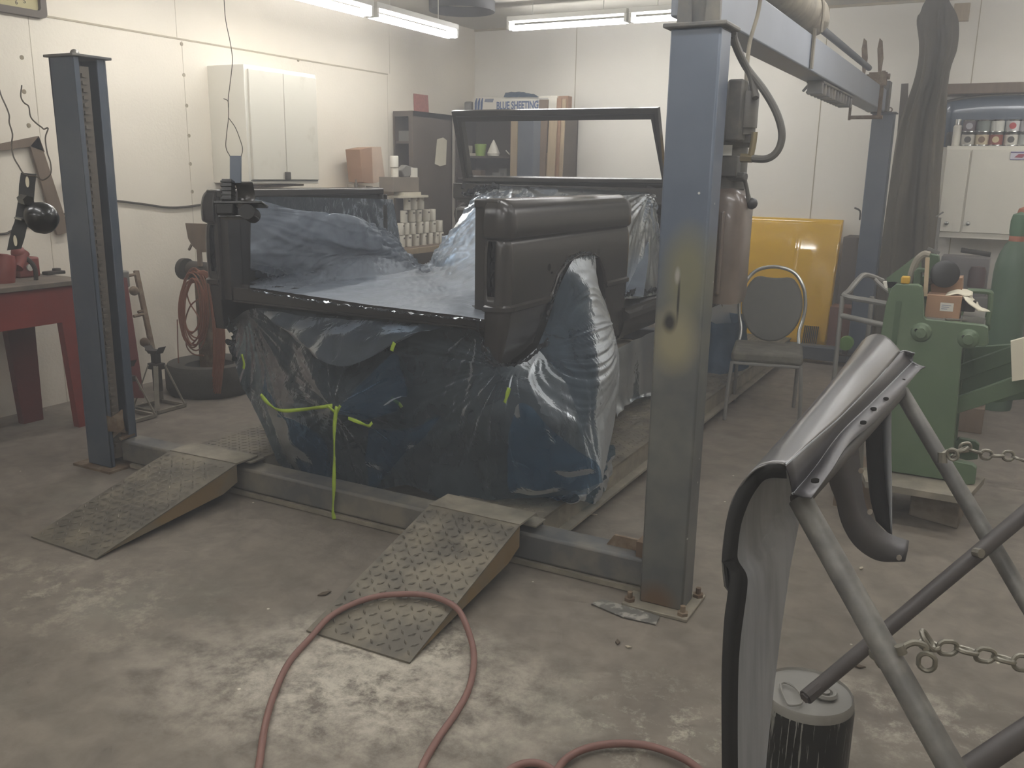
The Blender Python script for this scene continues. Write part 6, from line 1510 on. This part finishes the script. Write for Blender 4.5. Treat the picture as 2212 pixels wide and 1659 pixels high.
chain('chain', [(2006, 1394, 1.5), (2035, 1398, 1.5), (2080, 1404, 1.5), (2140, 1418, 1.5), (2212, 1432, 1.5), (2300, 1440, 1.5)], .026, .0125, .0042, 'galv', 'grey steel chain hooked to the near stand leg above the pail',
      [(pD(2002, 1430, 1.47), V((0, .1, -1)), V((1, 0, 0))), (pD(2003, 1382, 1.49), V((-.5, 0, .6)), V((0, 1, 0)))])
chain('chain', [(2066, 980, 2.38), (2085, 966, 2.38), (2105, 975, 2.38), (2140, 984, 2.38), (2180, 985, 2.38), (2202, 992, 2.38)], .024, .012, .0042, 'galv', 'bunched grey chain on the far stand leg, ending in a free link',
      [(pD(2058, 982, 2.36), V((.3, 0, -1)), V((1, 0, 0))), (pD(2078, 972, 2.36), V((.6, 0, .4)), V((0, 1, 0)))])
# ---- pail
pc = pZ(1744, 1492, .33); pc.z = 0
pa = empty('paint_pail', pc, 'black steel pail with grey lid and pale paint drips below the stand', 'pail')
R_ = .112
build('pail_body', MB().lathe([(0, 0), (R_*.97, 0), (R_, .01), (R_, .275), (R_*1.0, .295), (R_*.97, .318)], pc, n=48), M['pailbody'], pa)
build('lid', MB().lathe([(R_*.985, .305), (R_*.97, .326), (R_*.94, .331), (R_*.92, .325), (0, .326)], pc, n=48), M['paillid'], pa)
zl = .328
hp_ = [pZ(x, y, zl+.006) for x, y in ((1686, 1478), (1695, 1474), (1712, 1481), (1727, 1497), (1733, 1515), (1726, 1522), (1706, 1523), (1698, 1515), (1688, 1490))]
build('lid_handle', MB().tube(hp_, .0028, 6, 4, closed=True), M['paillid'], pa)
sp_ = pZ(1782, 1502, zl)
build('pour_spout', MB().lathe([(.026, 0), (.03, .006), (.026, .012), (.018, .01), (.016, .004), (.011, .003), (.011, .012), (0, .012)], sp_, n=28), M['paillid'], pa)

# ---- pink-brown hose on the floor and over the ramp
def on_ramp(px, py, up=.012):
    # plane of the right ramp
    nrm = V((0, -.21, .76)).normalized(); p0 = V((-1.7, 2.11, .01)); d = ray(px, py); o_ = V((0, 0, CH))
    t_ = (p0-o_).dot(nrm)/d.dot(nrm); return o_+d*t_+nrm*up
H1 = [pZ(548, 1720, .011), pZ(560, 1650, .011), pZ(572, 1570, .011), pZ(592, 1500, .011), pZ(625, 1430, .011), pZ(672, 1376, .016), on_ramp(712, 1340), on_ramp(760, 1312), on_ramp(815, 1294), on_ramp(870, 1289), on_ramp(920, 1291), on_ramp(960, 1303), on_ramp(988, 1322, .016), pD(1008, 1350, 2.7), pZ(1021, 1395, .02), pZ(1023, 1440, .011), pZ(1012, 1490, .011), pZ(985, 1540, .011), pZ(950, 1590, .011), pZ(915, 1650, .011), pZ(895, 1710, .011)]
dd_ = H1[12]; H1[13] = H1[12].lerp(H1[14], .5)+V((0, 0, .02))
t = build('rubber_hose', MB().tube(H1, .0105, 12, 8), M['rubberhose']); tag(t, 'dusty pink air hose looping from the floor over the foot of the right ramp', 'hose')
H2 = [pZ(x, y, .011) for x, y in ((1070, 1700), (1090, 1672), (1120, 1653), (1150, 1648), (1180, 1655), (1215, 1680))]
t = build('rubber_hose', MB().tube(H2, .0105, 12, 8), M['rubberhose']); tag(t, 'short low arc of pink hose cut by the bottom edge, left of the longer arc', 'hose')
H3 = [pZ(x, y, .02) for x, y in ((1190, 1720), (1206, 1660), (1240, 1628), (1290, 1611), (1345, 1606), (1400, 1611), (1450, 1627), (1495, 1650), (1540, 1690))]
t = build('rubber_hose', MB().tube(H3, .0105, 12, 8), M['rubberhose']); tag(t, 'longer low arc of pink hose at the bottom edge of the photo', 'hose')

# ---- litter on the floor
M['zincplate'] = mat('paint_spattered_plate', (118, 116, 110), .5, var=.1, scale=22, col2=(168, 164, 156), mix=(.5, .6), metal=.2)
Q = [pZ(1277, 1307), pZ(1300, 1297), pZ(1425, 1334), pZ(1417, 1352), pZ(1345, 1336)]
t = build('metal_strip', MB().prism([p+V((0, 0, .004)) for p in Q], (0, 0, .003)), M['zincplate']); tag(t, 'spattered flat metal strip on the floor at the foot of the big blue post', 'metal strip')
M['rag'] = mat('light_blue_rag', (118, 142, 150), .8, var=.08, scale=30)
rows = patch([[pZ(x, y, z) for x, y, z in r_] for r_ in ([(1178, 1148, .02), (1205, 1150, .03), (1240, 1160, .03)], [(1180, 1156, .05), (1208, 1158, .02), (1242, 1168, .05)], [(1190, 1162, .01), (1212, 1168, .01), (1238, 1173, .02)])], 8, 8, lambda P, u, v: .03*noise.noise(P*24))
mb = MB().grid(rows); mb.open = True; t = build('rag', mb, M['rag'], solid=.002, angle=180); tag(t, 'crumpled light blue rag on the floor behind the front crossbeam', 'rag')
M['scrap'] = mat('pale_scrap', (176, 166, 148), .8, var=.05); M['scrapd'] = mat('brown_scrap', (84, 72, 58), .8)
for i, (x, y, s_, m_, l_) in enumerate([(700, 1283, .03, 'scrapd', 'curled brown scrap on the floor left of the right ramp'), (1334, 1388, .018, 'scrapd', 'small brown leaf-like scrap below the metal strip'), (1357, 1398, .012, 'scrap', 'tiny pale chip right of the brown leaf-like scrap'), (1860, 1228, .016, 'scrap', 'white chip on the floor under the wheel arch of the fender'), (1282, 1112, .018, 'scrap', 'pale scrap on the floor beside the outer edge of the right runway'), (1388, 1208, .014, 'scrapd', 'dark chip on the floor left of the big blue post'), (1856, 1440, .02, 'scrapd', 'brown splinter on the floor right of the pail')]):
    p_ = pZ(x, y, .003); a_ = random.uniform(0, 3); d_ = V((math.cos(a_), math.sin(a_), 0)); e_ = V((-math.sin(a_), math.cos(a_), 0))
    t = build('floor_scrap', MB().prism([p_+d_*s_, p_+e_*s_*.4, p_-d_*s_*.9, p_-e_*s_*.5], (0, 0, .004)), M[m_]); tag(t, l_, 'scrap')

# ================================================================== HAZE
if HAZE:
    m = bpy.data.materials.new('dust_haze'); m.use_nodes = True
    N, L = m.node_tree.nodes, m.node_tree.links; N.remove(N['Principled BSDF'])
    vs = N.new('ShaderNodeVolumeScatter'); vs.inputs['Color'].default_value = (.98, .98, .985, 1); vs.inputs['Density'].default_value = HAZE; vs.inputs['Anisotropy'].default_value = .3
    L.new(vs.outputs[0], N['Material Output'].inputs['Volume'])
    o = build('dust_haze', MB().box(WL+.01, WR-.01, WF+.01, WB-.01, .01, ZC-.01), m); tag(o, 'thin airborne paint dust filling the whole shop', 'haze', kind='stuff')
